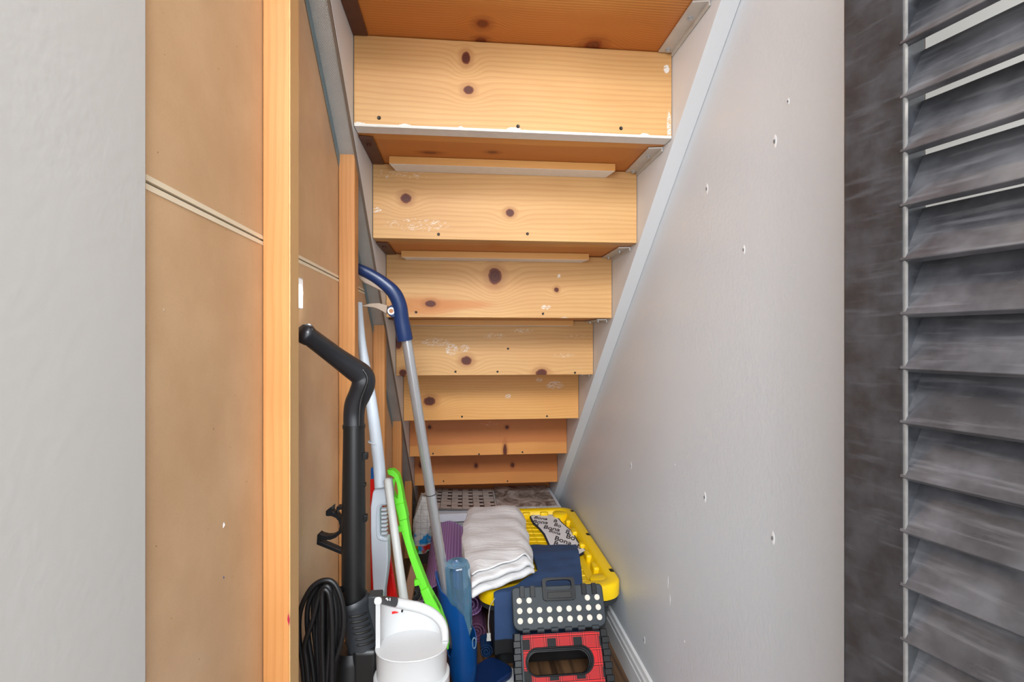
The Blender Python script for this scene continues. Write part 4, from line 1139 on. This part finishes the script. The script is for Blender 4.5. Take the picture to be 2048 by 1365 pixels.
for j, (gx, y0, y1, dz) in enumerate(((.0, .0045, .014, 0.), (.004, .0165, .024, .002), (.008, .0265, .036, .004))):
    o2 = recto(-.122 + .003 * j, .124 - .003 * j, .008, .254, HC[0], HC[1] - dz, y=y0); i2 = stad(HC[0], HC[1] - dz, .090 - gx * .7, .030 - gx * .5, y=y0)
    b = MB(); b.plate_hole(o2, i2, (0, y1 - y0, 0)); b.build('leg_panel', M_blackg if j else M_stool, stool, local=True, smooth=30, bevel=.001)
b = MB(); rim_ = [p + V((0, -.0005, 0)) for p in stad(*HC, .0925, .0325, 48)]; b.tube(rim_, .0022, 8, closed=True); b.build('handhold_rim', M_blackg, stool, local=True, smooth=60)
for s_ in (-1, 1):
    b = MB(); x0 = .112 * s_; x1 = .131 * s_
    b.prism([V((x0, -.002, .004)), V((x1 + .005 * s_, -.002, .004)), V((x1, -.002, .258)), V((x0, -.002, .258))], (0, .042, 0)); fr = b.build('side_frame', M_blackg, stool, local=True, bevel=.002)
    for i in range(8):
        z = .012 + i * .030; b = MB()
        xa_, xb_ = sorted((x0 + .001 * s_, x1 + (.003 + .0035 * (1 - i / 8)) * s_))
        b.box((xa_, -.006, z), (xb_, .012, z + .017)); b.build('hinge_clip', M_blackg, fr, local=True, bevel=.002)
# dotted top half
pts_ = []
for (cx, cz, a0) in ((.120, .352, 0), (-.120, .352, 90), (-.110, .284, 180), (.110, .284, 270)):
    r_ = .012 if a0 < 180 else .022
    for i in range(7):
        a = math.radians(a0 + 15 * i); pts_.append(V((cx + r_ * math.cos(a), -.012, cz + r_ * math.sin(a) + (.008 if a0 < 180 else 0))))
b = MB(); b.prism(pts_, (0, .020, 0)); tp_ = b.build('dotted_panel', M_stool, stool, local=True, bevel=.003, bseg=3, smooth=40)
b = MB(); b.box((-.122, .009, .27), (.122, .034, .366)); b.build('inner_frame', M_blackg, stool, local=True, bevel=.003)
for r_i, zz in enumerate((.3365, .311, .286)):
    for c_i in range(9):
        if r_i == 0 and 2 <= c_i <= 6: continue
        b = MB(); b.lathe([(.0078, .0118), (.0078, .0132), (.0070, .0138), (.0003, .0138)], 20, Matrix.Translation(V((-.112 + .0281 * c_i, 0, zz))) @ Matrix.Rotation(PI / 2, 4, 'X'))
        b.build('grip_dot', M_dot, tp_, local=True)
for px in (1048.6, 1077.5, 1104.7, 1132, 1158, 1186):
    x = (px - 1117) / 164 * .233
    b = MB(); b.tube([V((x - .0095, -.010, .262)), V((x + .0095, -.010, .262))], .0062, 14); b.build('hinge_knuckle', M_stool, stool, local=True)
for px in (1043, 1064, 1169, 1190):
    x = (px - 1115) / 186 * .265
    b = MB(); b.box((x - .0062, -.0150, .345), (x + .0062, -.008, .374)); b.box((x - .008, -.0128, .343), (x - .0062, -.0118, .372)); b.box((x + .0062, -.0128, .343), (x + .008, -.0118, .372)); b.build('top_lug', M_blackg, tp_, local=True, bevel=.0015)
# carry handle standing proud of the top edge
hcx = .003
def wav(lst):
    return [V((x, -.020, z)) for x, z in lst]
n = 72; oo, ii = [], []
for i in range(n):
    a = 2 * PI * i / n; c1, s1 = math.cos(a), math.sin(a)
    ex = .22
    x = .0475 * math.copysign(abs(c1) ** ex, c1); z = .030 * math.copysign(abs(s1) ** ex, s1)
    if abs(s1) > .75: z += .0012 * math.sin(x * 900)
    oo.append(V((hcx + x, -.022, .362 + z)))
    x = .037 * math.copysign(abs(c1) ** .4, c1); z = .0135 * math.copysign(abs(s1) ** .4, s1)
    ii.append(V((hcx + x, -.022, .372 + z)))
b = MB(); b.plate_hole(oo, ii, (0, .016, 0)); b.build('carry_handle', M_blackg, stool, local=True, bevel=.0015, smooth=35)
b = MB(); b.box((hcx - .034, -.0235, .338), (hcx + .034, -.0215, .354)); b.build('handle_recess', M_dark, stool, local=True, bevel=.001)

# ------------------------------------------------------------------ light
w = bpy.data.worlds.new('world'); C.world = w; w.use_nodes = True
bg = w.node_tree.nodes['Background']; bg.inputs[0].default_value = (.88, .95, 1, 1); bg.inputs[1].default_value = .7
def area(name, loc, target, size, power, col=(1, 1, 1), sy=None):
    l = bpy.data.lights.new(name, 'AREA'); l.energy = power; l.color = col; l.size = size
    if sy: l.shape = 'RECTANGLE'; l.size_y = sy
    o = bpy.data.objects.new(name, l); COL.objects.link(o); o.location = loc
    o.rotation_euler = (V(target) - V(loc)).to_track_quat('-Z', 'Y').to_euler(); return o
area('slat_sheen_light', (-.15, .22, 2.42), (-.05, .3, .9), .95, 12, (.94, .97, 1))  # added overhead light, placed so its reflection puts sheen on the louvres
area('window_light', (-1.1, -1.75, 1.35), (.3, 1.2, .85), 1.3, 84, (.90, .95, 1), 1.6)
area('partition_fill', (.75, -2.3, 1.3), (.0, 1.5, .8), .9, 30, (.92, .96, 1), 1.4)  # added fill from back right to brighten the brown partition
area('front_fill', (.06, -.55, .80), (.12, 2.3, .6), .5, 5, (.90, .95, 1))  # added fill near the camera to even out the closet light
fl = area('deep_fill', (-.05, -1.2, 2.15), (.14, 2.2, .15),   .6, 7.5, (.92, .96, 1)); fl.data.spread = math.radians(50)  # added narrow fill for the tote and the things deep inside
area('louvre_gap_fill', (1.7, -.9, 1.9), (1.0, .45, 1.1), .4, 14, (1, .92, .82))  # added warm light for the wall seen through the louvre gaps
pt = bpy.data.lights.new('puck_glow', 'POINT'); pt.energy = .06; pt.shadow_soft_size = .012; pt.color = (.95, .98, 1)
po_ = bpy.data.objects.new('puck_glow', pt); COL.objects.link(po_); po_.location = (PL + .03, pl.y + .004, pl.z - .012)

C.view_settings.view_transform = 'Standard'; C.view_settings.look = 'None'; C.view_settings.gamma = 1
C.view_settings.use_curve_mapping = False; C.view_settings.exposure = -0.06
C.cycles.max_bounces = 10; C.cycles.transmission_bounces = 10; C.cycles.use_denoising = True
